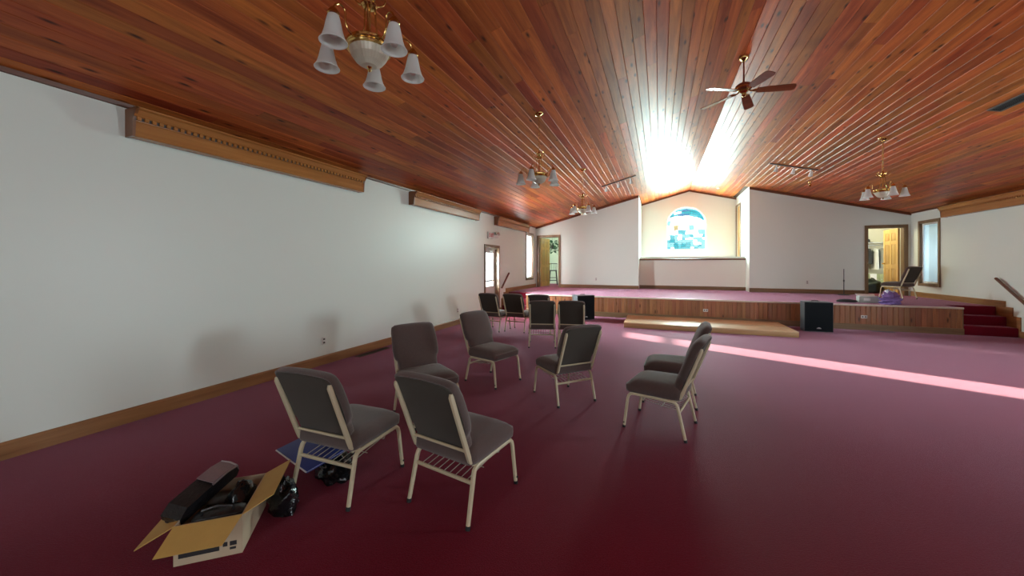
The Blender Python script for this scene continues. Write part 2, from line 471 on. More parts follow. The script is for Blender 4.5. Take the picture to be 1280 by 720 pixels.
def wall_mesh(P, U, W, length, thick, top, holes, z0=0.0, extra=()):
    """Wall from P along U; W = direction of thickness; top(u) -> height; rectangular holes (u0,u1,z0,z1)."""
    P, U, W = Vector(P), Vector(U), Vector(W) * thick
    us = sorted({0.0, length, *extra, *[h[0] for h in holes], *[h[1] for h in holes]})
    zs = sorted({z0, *[h[2] for h in holes if h[2] > z0], *[h[3] for h in holes]})
    mb = MB()
    nz = len(zs)
    def inhole(a, b, c, d):
        um, zm = (a + b) / 2, (c + d) / 2
        return any(h[0] < um < h[1] and h[2] < zm < h[3] for h in holes)
    solid = {}
    for i in range(len(us) - 1):
        for k in range(nz):
            solid[i, k] = (k == nz - 1) or not inhole(us[i], us[i + 1], zs[k], zs[k + 1])
    def pt(u, k, s):
        z = zs[k] if k < nz else top(u)
        return P + U * u + Vector((0, 0, z)) + W * s
    def z_of(u, k):
        return k
    for (i, k), ok in solid.items():
        if not ok: continue
        a, b = us[i], us[i + 1]
        c = [pt(a, k, 0), pt(b, k, 0), pt(b, k + 1, 0), pt(a, k + 1, 0)]
        d = [pt(a, k, 1), pt(b, k, 1), pt(b, k + 1, 1), pt(a, k + 1, 1)]
        mb.add(c, [(0, 1, 2, 3)]); mb.add(d, [(3, 2, 1, 0)])
        for (di, dk, e) in ((-1, 0, (0, 3)), (1, 0, (1, 2)), (0, -1, (0, 1)), (0, 1, (3, 2))):
            if not solid.get((i + di, k + dk), False):
                mb.add([c[e[0]], c[e[1]], d[e[1]], d[e[0]]], [(0, 1, 2, 3)])
    # weld
    seen, remap, nv = {}, [], []
    for p in mb.v:
        key = tuple(round(t, 5) for t in p)
        if key not in seen:
            seen[key] = len(nv); nv.append(p)
        remap.append(seen[key])
    mb.v = nv
    mb.f = [tuple(remap[i] for i in f) for f in mb.f]
    return mb

# ================================================================ SETTING
TH = 0.18
struct('floor', MB().box(AL - 0.3, AR + 0.3, Y0 - 0.3, YB + 0.2, -0.12, 0.0), M['carpet'])

# left wall: glazed door and tall window
LD = (9.63, 10.58, 2.02)           # door: y0, y1, top
RD = (5.35, 6.30, 2.02)           # twin door in the right wall, outside the frame
LW = (13.19, 13.92, 0.97, 2.65)    # window: y0, y1, z0, z1
struct('wall_left', wall_mesh((AL, Y0, 0), (0, 1, 0), (-1, 0, 0), YB - Y0 + 0.15, TH, lambda u: HE + 0.02,
       [(LD[0] - Y0, LD[1] - Y0, 0, LD[2]), (LW[0] - Y0, LW[1] - Y0, LW[2], LW[3])]), M['wall'])
struct('wall_right', wall_mesh((AR, Y0, 0), (0, 1, 0), (1, 0, 0), YB - Y0 + 0.15, TH, lambda u: HE + 0.02,
       [(RD[0] - Y0, RD[1] - Y0, 0, RD[2]), (LW[0] - Y0, LW[1] - Y0, LW[2], LW[3]), (-3.0 - Y0, -0.8 - Y0, 0.95, 2.45)]), M['wall'])
struct('wall_rear', wall_mesh((AL, Y0, 0), (1, 0, 0), (0, -1, 0), AR - AL, TH, lambda u: ceil_z(AL + u) + 0.02,
       [(-2.3 - AL, -0.5 - AL, 0.95, 2.45), (2.7 - AL, 4.5 - AL, 0.95, 2.45)], extra=(XR - AL,)), M['wall'])
DBL = (-4.55, -3.72)   # back left door opening x range
DBR = (5.86, 6.70)
DTOP = 2.60
struct('wall_back_left', wall_mesh((AL, YB, 0), (1, 0, 0), (0, 1, 0), AX0 - AL, 0.15, lambda u: ceil_z(AL + u) + 0.02,
       [(DBL[0] - AL, DBL[1] - AL, 0, DTOP)]), M['wall'])
struct('wall_back_right', wall_mesh((AX1, YB, 0), (1, 0, 0), (0, 1, 0), AR - AX1, 0.15, lambda u: ceil_z(AX1 + u) + 0.02,
       [(DBR[0] - AX1, DBR[1] - AX1, 0, DTOP)]), M['wall'])
struct('wall_alcove_left', wall_mesh((AX0, YB + 0.151, 0), (0, 1, 0), (-1, 0, 0), YA - YB - 0.15, 0.12, lambda u: ceil_z(AX0) + 0.02, []), M['wall'])
struct('wall_alcove_right', wall_mesh((AX1, YB + 0.151, 0), (0, 1, 0), (1, 0, 0), YA - YB - 0.15, 0.12, lambda u: ceil_z(AX1) + 0.02,
       [(15.80 - YB - 0.151, 16.50 - YB - 0.151, S, 3.72)]), M['wall'])
# back wall of the alcove with the arched opening
ARX, ARR, ARZ0, ARZS = 1.015, 0.735, 2.10, 3.115
wb = wall_mesh((AX0 - 0.12, YA, 0), (1, 0, 0), (0, 1, 0), AX1 - AX0 + 0.24, TH, lambda u: ceil_z(AX0 - 0.12 + u) + 0.02,
               [(ARX - ARR - AX0 + 0.12, ARX + ARR - AX0 + 0.12, ARZ0, ARZS + ARR)], extra=(XR - AX0 + 0.12,))
na = 24
for i in range(na):
    a0, a1 = PI * i / na, PI * (i + 1) / na
    q = []
    for a in (a0, a1):
        q.append((ARX + ARR * math.cos(a), ARZS + ARR * math.sin(a)))
    t = [(p[0], ARZS + ARR) for p in q]
    for y in (YA, YA + TH):
        wb.add([(q[0][0], y, q[0][1]), (q[1][0], y, q[1][1]), (t[1][0], y, t[1][1]), (t[0][0], y, t[0][1])], [(0, 1, 2, 3)])
    wb.add([(q[0][0], YA, q[0][1]), (q[1][0], YA, q[1][1]), (q[1][0], YA + TH, q[1][1]), (q[0][0], YA + TH, q[0][1])], [(0, 1, 2, 3)])
struct('wall_back', wb, M['wall'])

# ---- ceiling: backing boards and the varnished planks
cm = MB()
for (xa, xb, ya, yb) in ((AL - 0.2, XR, Y0 - 0.2, YB + 0.13), (XR, AR + 0.2, Y0 - 0.2, YB + 0.13),
                         (AX0 - 0.15, XR, YB + 0.13, YA + 0.2), (XR, AX1 + 0.15, YB + 0.13, YA + 0.2)):
    za = HE + SLL * (xa - AL) if xb <= XR else HE + SLR * (AR - xa)
    zb = HE + SLL * (xb - AL) if xb <= XR else HE + SLR * (AR - xb)
    lo, hi = 0.021, 0.14
    cm.add([(xa, ya, za + lo), (xb, ya, zb + lo), (xb, yb, zb + lo), (xa, yb, za + lo),
            (xa, ya, za + hi), (xb, ya, zb + hi), (xb, yb, zb + hi), (xa, yb, za + hi)],
           [(0, 1, 2, 3), (7, 6, 5, 4), (0, 4, 5, 1), (1, 5, 6, 2), (2, 6, 7, 3), (3, 7, 4, 0)])
ceiling = struct('ceiling', cm, M['ceiling_back'])

def plank_mesh(w):
    h, c = w / 2, 0.0048
    prof = [(-h, 0.02), (-h, c), (-h + c, 0.0), (h - c, 0.0), (h, c), (h, 0.02)]
    return MB().prism(prof, 'Y', 0, 1).mesh('plank', M['ceiling_wood'], smooth=False)
NROW = 45
for side in (0, 1):
    ang = -math.atan(SLL) if side == 0 else math.atan(SLR)
    run = math.hypot(XR - AL, HR - HE) if side == 0 else math.hypot(AR - XR, HR - HE)
    w = run / NROW
    me = plank_mesh(w - 0.0012)
    for k in range(NROW):
        f = (k + 0.5) / NROW
        x = AL + f * (XR - AL) if side == 0 else XR + f * (AR - XR)
        z = ceil_z(x)
        inalc = (AX0 + 0.07 < x < AX1 - 0.07)
        yend = YA - 0.003 if inalc else YB - 0.003
        y = (0.2 if side == 0 else 0.2 + 3.4 * min(1, f * 1.6)) - random.uniform(0, 1.2)
        while y < yend - 0.01:
            ln = random.choice((3.1, 3.7, 4.3, 4.9, 5.5)) + random.uniform(-.2, .2)
            e = y + ln
            if yend - e < 1.1: e = yend
            o = bpy.data.objects.new('plank', me)
            COL.objects.link(o)
            o.parent = ceiling
            o.location = (x, y, z)
            o.rotation_euler = (0, ang, 0)
            o.scale = (1, e - y - 0.002, 1)
            y = e
# rear part of the ceiling (behind the camera) boarded in one piece
for xa, xb in ((AL, XR), (XR, AR)):
    za, zb = ceil_z(xa), ceil_z(xb)
    MB().add([(xa, Y0, za + .004), (xb, Y0, zb + .004), (xb, 4.0, zb + .004), (xa, 4.0, za + .004), (xa, Y0, za + .02), (xb, Y0, zb + .02), (xb, 4.0, zb + .02), (xa, 4.0, za + .02)],
             [(0, 1, 2, 3), (7, 6, 5, 4), (0, 4, 5, 1), (1, 5, 6, 2), (2, 6, 7, 3), (3, 7, 4, 0)]).build('rear_boarding', M['ceiling_wood'], ceiling, smooth=False)

# dark trims where the walls meet the ceiling
def sloped_trim(name, xa, xb, y, h=0.075, d=0.03):
    za, zb = ceil_z(xa), ceil_z(xb)
    mb = MB().add([(xa, y, za - h), (xb, y, zb - h), (xb, y, zb), (xa, y, za), (xa, y - d, za - h), (xb, y - d, zb - h), (xb, y - d, zb), (xa, y - d, za)],
                  [(3, 2, 1, 0), (4, 5, 6, 7), (0, 1, 5, 4), (1, 2, 6, 5), (2, 3, 7, 6), (3, 0, 4, 7)])
    return struct(name, mb, M['trim_dark_x'])
sloped_trim('trim_1', AL + .002, AX0, YB - 0.002)
sloped_trim('trim_2', AX1, AR - .002, YB - 0.002)
sloped_trim('trim_3', AX0 + .002, XR, YA - 0.002, 0.06)
sloped_trim('trim_4', XR, AX1 - .002, YA - 0.002, 0.06)
for i, (xw, sg) in enumerate(((AL, 1), (AR, -1))):
    struct('trim_%d' % (5 + i), MB().prism([(xw + sg * .002, HE - 0.035), (xw + sg * 0.025, HE - 0.03), (xw + sg * 0.03, HE + 0.004), (xw + sg * .002, HE - .003)], 'Y', Y0 + .01, YB - 0.035), M['trim_dark'])

# baseboards
def base_x(name, x0, x1, y, z, sg=-1):
    return struct(name, MB().prism([(y, z), (y + sg * 0.02, z), (y + sg * 0.02, z + 0.115), (y + sg * 0.012, z + 0.13), (y, z + 0.13)], 'X', x0, x1), M['oak_x'])
def base_y(name, x, sg, y0, y1, z):
    return struct(name, MB().prism([(x, z), (x + sg * 0.02, z), (x + sg * 0.02, z + 0.118), (x + sg * 0.012, z + 0.135), (x, z + 0.135)], 'Y', y0, y1), M['oak_y'])
base_y('baseboard_left', AL + .001, 1, Y0 + .01, LD[0] - 0.075, 0.001)
base_y('baseboard_right', AR - .001, -1, Y0 + .01, RD[0] - 0.075, 0.001)
base_y('trim_11', AR - .001, -1, RD[1] + 0.075, LD[1] + 0.07, 0.001)
base_y('baseboard_stage_left', AL + .001, 1, 11.16, YB - 0.03, S + 0.001)
base_y('baseboard_stage_right', AR - .001, -1, 11.16, YB - 0.03, S + 0.001)
base_x('baseboard_back_left', DBL[1] + 0.08, AX0, YB - .001, S + 0.001)
base_x('baseboard_back_right', AX1, DBR[0] - 0.08, YB - .001, S + 0.001)
# stepped skirting beside the stage steps
for i, (xw, sg) in enumerate(((AL, 1), (AR, -1))):
    mb = MB()
    a, b = sorted((xw + sg * .001, xw + sg * .021))
    for (y0, y1, z1) in ((LD[1] + 0.075, 10.80, 0.135), (10.80, 10.98, 0.42), (10.98, 11.16, 0.60), (11.16, 11.385, S)):
        mb.box(a, b, y0, y1, 0.001, z1)
    struct('trim_%d' % (7 + i), mb, M['oak_y'])

# ---- stage: carpeted deck, board front, steps at both ends
SX0, SX1 = -3.83, 5.99
stage = MB()
stage.box(SX0, SX1, YS + 0.02, YB - .001, 0.001, S - 0.001)
stage.box(AL + .023, SX0, 11.38, YB - .001, 0.001, S - 0.001)
stage.box(SX1, AR - .023, 11.38, YB - .001, 0.001, S - 0.001)
stage.box(AX0 + .001, AX1 - .001, YB - .001, 15.2, 0.001, S - 0.001)
stage = struct('floor_stage', stage, M['carpet'])
for (xa, xb) in ((AL + .024, SX0 - .012), (SX1 + .012, AR - .024)):
    for (ya, yb, z) in ((YS, 11.10, 0.195), (11.10, 11.38, 0.39)):
        MB().bbox(xa, xb, ya, yb, 0.001, z, 0.018).build('step', M['carpet'], stage)
nb = 104
bw = (SX1 - SX0) / nb
def stage_board_mesh():
    c = 0.010
    return MB().prism([(-bw / 2 + .0008, .014), (-bw / 2 + .0008, c * .6), (-bw / 2 + c, 0), (bw / 2 - c, 0), (bw / 2 - .0008, c * .6), (bw / 2 - .0008, .014)], 'Z', 0.135, S - 0.038).mesh('front_board', M['stage_board'], smooth=False)
me = stage_board_mesh()
for i in range(nb):
    o = bpy.data.objects.new('front_board', me)
    COL.objects.link(o); o.parent = stage
    o.location = (SX0 + (i + .5) * bw, YS + 0.004, 0)
for (x, sg) in ((SX0, -1), (SX1, 1)):   # short end returns
    a, b = sorted((x, x + sg * 0.012))
    MB().box(a, b, YS + 0.004, 11.40, 0.001, S - 0.03).build('end_panel', M['stage_trim'], stage, smooth=False)
MB().prism([(YS + 0.003, 0.001), (YS - 0.014, 0.001), (YS - 0.014, 0.118), (YS - 0.006, 0.135), (YS + 0.003, 0.135)], 'X', SX0 - .013, SX1 + .013).build('base_trim', M['stage_trim'], stage, smooth=False)
MB().bbox(SX0 - .013, SX1 + .013, YS - 0.016, YS + 0.03, S - 0.036, S + 0.002, 0.008).build('glare_nosing', M['glare_nosing'], stage)  # edge strip, whitened to carry the bright glare line

# ---- baptistry front wall with wooden cap
struct('wall_baptistry', MB().box(AX0 + .001, AX1 - .001, 14.90, 15.02, S, 1.655), M['pinewall'])
struct('trim_9', MB().bbox(AX0 + .002, AX1 - .002, 14.86, 15.04, 1.656, 1.71, 0.01), M['trim_dark_x'], smooth=True)
struct('trim_10', MB().box(AX0 + .002, AX1 - .002, 15.06, 15.30, 1.60, 1.78), M['wall'])
struct('baseboard_alcove', MB().prism([(14.898, S + .001), (14.88, S + .001), (14.88, S + 0.12), (14.898, S + 0.13)], 'X', AX0 + .002, AX1 - .002), M['oak_x'])

# ---- door and window casings
def casing_x(mb, x0, x1, z0, z1, y, d=0.022, w=0.075, sill=False):
    mb.box(x0 - w, x0, y - d, y, z0 - (w if sill else 0), z1 + w)
    mb.box(x1, x1 + w, y - d, y, z0 - (w if sill else 0), z1 + w)
    mb.box(x0, x1, y - d, y, z1, z1 + w)
    if sill: mb.box(x0, x1, y - d, y, z0 - w, z0)
def casing_y(mb, y0, y1, z0, z1, x, sg, d=0.022, w=0.07, sill=False):
    a, b = sorted((x, x + sg * d))
    mb.box(a, b, y0 - w, y0, z0 - (w if sill else 0), z1 + w)
    mb.box(a, b, y1, y1 + w, z0 - (w if sill else 0), z1 + w)
    mb.box(a, b, y0, y1, z1, z1 + w)
    if sill: mb.box(a, b, y0, y1, z0 - w, z0)

# window_1 (left) and window_2 (right): tall narrow windows by the stage
for name, x, sg, pm in (('window_1', AL, 1, 'pane_sheer'), ('window_2', AR, -1, 'pane_haze')):
    mb = MB()
    casing_y(mb, LW[0], LW[1], LW[2], LW[3], x + sg * .001, sg, sill=True)
    # wooden jamb liner
    a, b = sorted((x, x - sg * 0.07))
    mb.box(a, b, LW[0], LW[0] + .012, LW[2], LW[3]); mb.box(a, b, LW[1] - .012, LW[1], LW[2], LW[3])
    mb.box(a, b, LW[0] + .012, LW[1] - .012, LW[3] - .012, LW[3]); mb.box(a, b, LW[0] + .012, LW[1] - .012, LW[2], LW[2] + .012)
    wo = struct(name, mb, M['oak_z'])
    f = MB()
    a, b = sorted((x - sg * 0.03, x - sg * 0.07))
    y0, y1, z0, z1 = LW[0] + .012, LW[1] - .012, LW[2] + .012, LW[3] - .012
    w = 0.045
    f.box(a, b, y0, y0 + w, z0, z1); f.box(a, b, y1 - w, y1, z0, z1); f.box(a, b, y0 + w, y1 - w, z0, z0 + w); f.box(a, b, y0 + w, y1 - w, z1 - w, z1)
    f.build('window_frame', M['window_white'], wo, smooth=False)
    MB().box(x - sg * 0.05 - .003, x - sg * 0.05 + .003, y0 + w, y1 - w, z0 + w, z1 - w).build('pane', M[pm], wo, smooth=False)

# door_1 glazed exit door in the left wall, door_2 its twin on the right
for name, x, sg, DD in (('door_1', AL, 1, LD), ('door_2', AR, -1, RD)):
    mb = MB()
    casing_y(mb, DD[0], DD[1], 0.001, DD[2], x + sg * .001, sg, w=0.065)
    a, b = sorted((x, x - sg * 0.17))
    mb.box(a, b, DD[0], DD[0] + .015, 0.001, DD[2]); mb.box(a, b, DD[1] - .015, DD[1], 0.001, DD[2]); mb.box(a, b, DD[0] + .015, DD[1] - .015, DD[2] - .015, DD[2])
    do = struct(name, mb, M['oak_z'])
    a, b = sorted((x - sg * 0.115, x - sg * 0.16))
    y0, y1 = DD[0] + .018, DD[1] - .018
    g0, g1, gz0, gz1 = y0 + 0.13, y1 - 0.13, 0.84, 1.84
    leaf = MB()
    leaf.box(a, b, y0, g0, 0.008, DD[2] - .018); leaf.box(a, b, g1, y1, 0.008, DD[2] - .018)
    leaf.box(a, b, g0, g1, 0.008, gz0); leaf.box(a, b, g0, g1, gz1, DD[2] - .018)
    lf = leaf.build('door_leaf', M['alum_door'], do, smooth=False)
    bead = MB(); xx = x - sg * 0.112
    a2, b2 = sorted((xx, xx - sg * 0.012))
    for q in ((g0 - .02, g0, gz0 - .02, gz1 + .02), (g1, g1 + .02, gz0 - .02, gz1 + .02), (g0, g1, gz0 - .02, gz0), (g0, g1, gz1, gz1 + .02)):
        bead.box(a2, b2, *q)
    bead.build('glazing_bead', M['window_white'], lf, smooth=False)
    MB().box(x - sg * 0.138 - .003, x - sg * 0.138 + .003, g0, g1, gz0, gz1).build('pane', M['pane_clear'], lf, smooth=False)
    hnd = MB(); hx = x - sg * 0.095
    a3, b3 = sorted((hx - .012, hx + .012))
    hnd.bbox(a3, b3, y0 + 0.05, y1 - 0.05, 0.98, 1.03, 0.008)
    for yy in (y0 + 0.07, y1 - 0.12):
        hnd.box(min(hx, a2), max(hx, b2), yy, yy + .05, 0.985, 1.025)
    hnd.build('push_bar', M['chrome'], do)
    cl = MB()
    ca, cb = sorted((x - sg * 0.112, x - sg * 0.06))
    cl.bbox(ca, cb, y1 - 0.42, y1 - 0.16, 1.885, 1.945, 0.008)
    cl.tube([((ca + cb) / 2, y1 - 0.2, 1.955), (x - sg * 0.03, y1 - 0.42, 1.97), (x - sg * 0.02, y1 - 0.08, 1.975)], 0.010, 8)
    cl.build('door_closer', M['chrome'], do)

# two unseen rear-wall windows, added to let fill light in
for i, (xa, xb) in enumerate(((-2.3, -0.5), (2.7, 4.5))):
    mb = MB()
    for q in ((xa, xa + .06, .95, 2.45), (xb - .06, xb, .95, 2.45), (xa + .06, xb - .06, .95, 1.01), (xa + .06, xb - .06, 2.39, 2.45), ((xa + xb) / 2 - .03, (xa + xb) / 2 + .03, 1.01, 2.39)):
        mb.box(q[0], q[1], Y0 - 0.12, Y0 - 0.06, q[2], q[3])
    wo = struct('window_%d' % (4 + i), mb, M['window_white'])
    MB().box(xa + .06, xb - .06, Y0 - .093, Y0 - .087, 1.01, 2.39).build('pane', M['pane_clear'], wo, smooth=False)

mb = MB()  # unseen window behind the camera, added for side fill
for q in ((-3.0, -2.94, .95, 2.45), (-.86, -.8, .95, 2.45), (-2.94, -.86, .95, 1.01), (-2.94, -.86, 2.39, 2.45), (-1.93, -1.87, 1.01, 2.39)):
    mb.box(AR + .06, AR + .12, q[0], q[1], q[2], q[3])
wo = struct('window_6', mb, M['window_white'])
MB().box(AR + .087, AR + .093, -2.94, -.86, 1.01, 2.39).build('pane', M['pane_clear'], wo, smooth=False)

# ---- arched stained-glass window
win = MB()
def arch_pts(r, zs, n=24):
    return [(ARX - r, ARZ0 + (ARR - r))] + [(ARX - r * math.cos(PI * i / n), zs + r * math.sin(PI * i / n)) for i in range(n + 1)] + [(ARX + r, ARZ0 + (ARR - r))]
o_, i_ = arch_pts(ARR - .001, ARZS), arch_pts(ARR - 0.035, ARZS)
n = len(o_)
for k in range(n):
    a, b = o_[k], o_[(k + 1) % n]; c, d = i_[(k + 1) % n], i_[k]
    y0, y1 = YA + 0.05, YA + 0.12
    win.add([(a[0], y0, a[1]), (b[0], y0, b[1]), (c[0], y0, c[1]), (d[0], y0, d[1]), (a[0], y1, a[1]), (b[0], y1, b[1]), (c[0], y1, c[1]), (d[0], y1, d[1])],
            [(0, 1, 2, 3), (7, 6, 5, 4), (2, 6, 7, 3), (0, 4, 5, 1)])
arched = struct('window_3', win, M['window_white'])
def clip(poly, clipper):
    out = poly
    m = len(clipper)
    for i in range(m):
        a, b = clipper[i], clipper[(i + 1) % m]
        src, out = out, []
        def ins(p): return (b[0] - a[0]) * (p[1] - a[1]) - (b[1] - a[1]) * (p[0] - a[0]) >= -1e-9
        for j in range(len(src)):
            p, q = src[j], src[(j + 1) % len(src)]
            ip, iq = ins(p), ins(q)
            if ip: out.append(p)
            if ip != iq:
                d1 = (b[0] - a[0]) * (p[1] - a[1]) - (b[1] - a[1]) * (p[0] - a[0])
                d2 = (b[0] - a[0]) * (q[1] - a[1]) - (b[1] - a[1]) * (q[0] - a[0])
                t = d1 / (d1 - d2)
                out.append((p[0] + t * (q[0] - p[0]), p[1] + t * (q[1] - p[1])))
        if not out: return []
    return out
clipper = arch_pts(ARR - 0.036, ARZS)[::-1]
rg = random.Random(5)
rows = [2.13, 2.22, 2.31, 2.40, 2.50, 2.60, 2.72, 2.90, 3.10, 3.28, 3.46, 3.55, 3.64, 3.72, 3.86]
ncol = 10
gx = lambda c: ARX - ARR + 2 * ARR * c / ncol
grid = {}
for r_, z in enumerate(rows):
    for c in range(ncol + 1):
        jx = rg.uniform(-.035, .035) if 0 < c < ncol else 0
        jz = rg.uniform(-.022, .022) if 0 < r_ < len(rows) - 1 else 0
        if z > 3.4 and r_ < len(rows) - 1:
            jz += -0.14 * ((c - ncol / 2 + .8) / (ncol / 2)) ** 2 + 0.03
        grid[r_, c] = (gx(c) + jx, z + jz)
lead = MB()
for r_ in range(len(rows) - 1):
    for c in range(ncol):
        poly = clip([grid[r_, c], grid[r_, c + 1], grid[r_ + 1, c + 1], grid[r_ + 1, c]], clipper)
        if len(poly) < 3: continue
        cx = sum(p[0] for p in poly) / len(poly); cz = sum(p[1] for p in poly) / len(poly)
        ar = 0.5 * abs(sum(poly[i][0] * poly[(i + 1) % len(poly)][1] - poly[(i + 1) % len(poly)][0] * poly[i][1] for i in range(len(poly))))
        if ar < 0.0008: continue
        if r_ <= 3: key = rg.choices(('aqua', 'pale', 'teal', 'white'), (4, 5, 1.6, 1.6))[0]
        elif r_ == 4: key = rg.choices(('aqua', 'pale', 'white', 'teal'), (3, 4, 3, .7))[0]
        elif r_ == 5: key = rg.choices(('aqua', 'pale', 'white'), (1.5, 3, 4))[0]
        elif r_ <= 9: key = 'gold' if (r_ == 7 and c == 2) else ('aqua' if (r_ == 6 and c in (3, 4)) else rg.choices(('white', 'pale'), (9, 1))[0])
        elif r_ == 10: key = 'teal' if c in (1, 8, 9) else ('blue' if c in (3, 4, 5) else 'aqua')
        elif r_ == 11: key = 'white' if c in (2, 3) else ('aqua' if c < 2 else 'teal')
        elif r_ == 12: key = 'blue' if c in (4, 5) else ('aqua' if c < 4 else 'teal')
        else: key = 'pale'
        s = 0.985
        pp = [(cx + (p[0] - cx) * s, cz + (p[1] - cz) * s) for p in poly]
        MB().prism(pp, 'Y', YA + 0.082, YA + 0.088).build('pane', SG[key], arched, smooth=False)
        for i in range(len(poly)):
            p, q = poly[i], poly[(i + 1) % len(poly)]
            if (p[0] - q[0]) ** 2 + (p[1] - q[1]) ** 2 > 1e-4 and not key == 'white':
                lead.tube([(p[0], YA + .085, p[1]), (q[0], YA + .085, q[1])], 0.0055, 4)
lo = lead.build('lead_lines', M['lead'], arched, smooth=False)
lo['kind'] = 'stuff'

# wooden door in the right side of the alcove
mb = MB()
casing_y(mb, 15.80, 16.50, S, 3.72, AX1 - .001, -1, w=0.06)
al = struct('door_5', mb, M['oak_z'])
MB().box(AX1 + .03, AX1 + .07, 15.802, 16.498, S + .01, 3.718).build('door_leaf', M['pine_door'], al, smooth=False)

# ---- doors in the back wall with six-panel pine leaves standing open
def six_panel(parent, w, h, t=0.04):
    """leaf hinged at x=0 along +x, thickness in y (0..t)"""
    leaf = MB().box(0, w, 0.006, t - 0.006, 0, h).build('door_leaf', M['pine_panel'], parent, smooth=False)
    fr = MB()
    st, mid = 0.105, 0.09
    zr = [(0, 0.20), (0.78, 0.90), (1.52, 1.62), (h - 0.12, h)]
    for y0, y1 in ((0, 0.006), (t - 0.006, t)):
        fr.box(0, st, y0, y1, 0, h); fr.box(w - st, w, y0, y1, 0, h)
        for a, b in zr: fr.box(st, w - st, y0, y1, a, b)
        for i in range(3): fr.box(w / 2 - mid / 2, w / 2 + mid / 2, y0, y1, zr[i][1], zr[i + 1][0])
    fr.build('stile_and_rail', M['pine_door'], leaf, smooth=False)
    for i in range(3):
        for (a, b) in ((st + .025, w / 2 - mid / 2 - .025), (w / 2 + mid / 2 + .025, w - st - .025)):
            MB().bbox(a, b, 0.002, t - 0.002, zr[i][1] + .025, zr[i + 1][0] - .025, 0.006).build('raised_panel', M['pine_panel'], leaf)
    k = MB()
    for y, s in ((0, -1), (t, 1)):
        k.lathe([(0.026, 0), (0.026, .006), (0.011, .010), (0.011, .03), (0.026, .042), (0.028, .055), (0.016, .066), (0, .068)], 14)
        n0 = len(k.v) - 8 * 14
        for j in range(n0, len(k.v)):
            p = k.v[j]; k.v[j] = (w - 0.06 + p[0], y + s * p[2], 0.93 + p[1])
    k.build('door_knob', M['brass'], leaf)
    return leaf

for name, (xa, xb), hinge in (('door_3', DBL, 'L'), ('door_4', DBR, 'R')):
    mb = MB()
    casing_x(mb, xa, xb, S, DTOP, YB - .001)
    mb.box(xa, xa + .015, YB, YB + .15, S, DTOP); mb.box(xb - .015, xb, YB, YB + .15, S, DTOP); mb.box(xa + .015, xb - .015, YB, YB + .15, DTOP - .015, DTOP)
    do = struct(name, mb, M['oak_z'])
    lf = six_panel(do, 0.76, 1.985)
    if hinge == 'L':
        lf.location = (xa + .05, YB + .17, S + .012); lf.rotation_euler = (0, 0, R(79))
    else:
        lf.location = (xb - .03, YB + .17, S + .012); lf.rotation_euler = (0, 0, R(90))

# ---- side rooms seen through the doors
def room(nm, x0, x1, y0, y1, z0, z1, m):
    w = MB()
    w.box(x0 - .1, x0, y0, y1 + .1, z0 - .1, z1 + .1); w.box(x1, x1 + .1, y0, y1 + .1, z0 - .1, z1 + .1)
    w.box(x0, x1, y1, y1 + .1, z0 - .1, z1 + .1)
    struct('wall_' + nm, w, m)
    struct('ceiling_' + nm, MB().box(x0, x1, y0, y1, z1, z1 + .1), M['wall'])
    struct('floor_' + nm, MB().box(x0, x1, y0 - .15, y1, z0 - .1, z0), M['carpet'])
room('side_room', AL - .95, -1.1, YB + .151, 17.2, S, 3.0, M['room_green'])
room('closet', 4.6, AR + .9, YB + .151, 17.0, S, 3.0, M['room_cream'])
lamp('side_room_lamp', 'POINT', (-3.2, 15.6, 2.75), (-3.2, 15.6, 0), 28, (0.86, 1.0, 0.74)).data.shadow_soft_size = 0.12
lamp('closet_lamp', 'POINT', (5.6, 15.3, 2.8), (5.6, 15.3, 0), 62, (1.0, 0.96, 0.68)).data.shadow_soft_size = 0.12

# ================================================================ CORNICES (valances)
def valance(y0, y1, label, x=AL, sg=1, dent=True):
    z0, z1 = 2.70, 2.965
    c = empty('cornice_box', (x, (y0 + y1) / 2, z0), 0, label, 'cornice', 'wooden light cornices along the side walls')
    L = (y1 - y0) / 2
    X = lambda d: sg * d
    prof = [(0.02, 0.0), (0.125, 0.0), (0.130, 0.008), (0.130, 0.135), (0.122, 0.145), (0.122, 0.03), (0.02, 0.03)]
    MB().prism([(X(p[0]), p[1]) for p in prof], 'Y', -L + .02, L - .02).build('fascia', M['valance'], c, angle=.4)
    crown = [(0.122, 0.145), (0.134, 0.140), (0.138, 0.150), (0.138, 0.172), (0.146, 0.180), (0.158, 0.186), (0.168, 0.205), (0.182, 0.235), (0.200, 0.250), (0.200, 0.265), (0.122, 0.265)]
    MB().prism([(X(p[0]), p[1]) for p in crown], 'Y', -L, L).build('crown_moulding', [M['valance']], c, angle=.4)
    for s in (-1, 1):
        yy = s * (L - .02)
        a, b = sorted((yy, s * L))
        MB().prism([(X(.002), -.002), (X(.128), -.002), (X(.140), .14), (X(.150), .18), (X(.19), .235), (X(.2), .25), (X(.2), .262), (X(.002), .262)], 'Y', a - (.002 if s < 0 else -.0), b + (.002 if s > 0 else 0)).build('end_board', M['valance_dark'], c, smooth=False)
    bk = MB()
    a, b = sorted((X(.139), X(.1465)))
    bk.box(a, b, -L + .01, L - .01, 0.149, 0.176)
    bk.build('dentil_gap_shade', M['plate_slot'], c, smooth=False)  # dark strip stands in for the shade between the dentils
    if dent:
        d = MB(); k = int(2 * L / 0.056)
        a, b = sorted((X(.145), X(.164)))
        for i in range(k):
            yy = -L + .02 + i * (2 * L - .04) / k
            d.box(a, b, yy, yy + .030, 0.148, 0.180)
        o = d.build('dentil_strip', M['valance'], c, smooth=False); o['kind'] = 'stuff'
    return c
valance(1.88, 4.78, 'long wooden cornice with dentil moulding on left wall, nearest of the three')
valance(6.12, 9.02, 'middle wooden cornice high on the white left wall')
valance(10.25, 13.15, 'farthest left-wall cornice, above the glazed exit door')
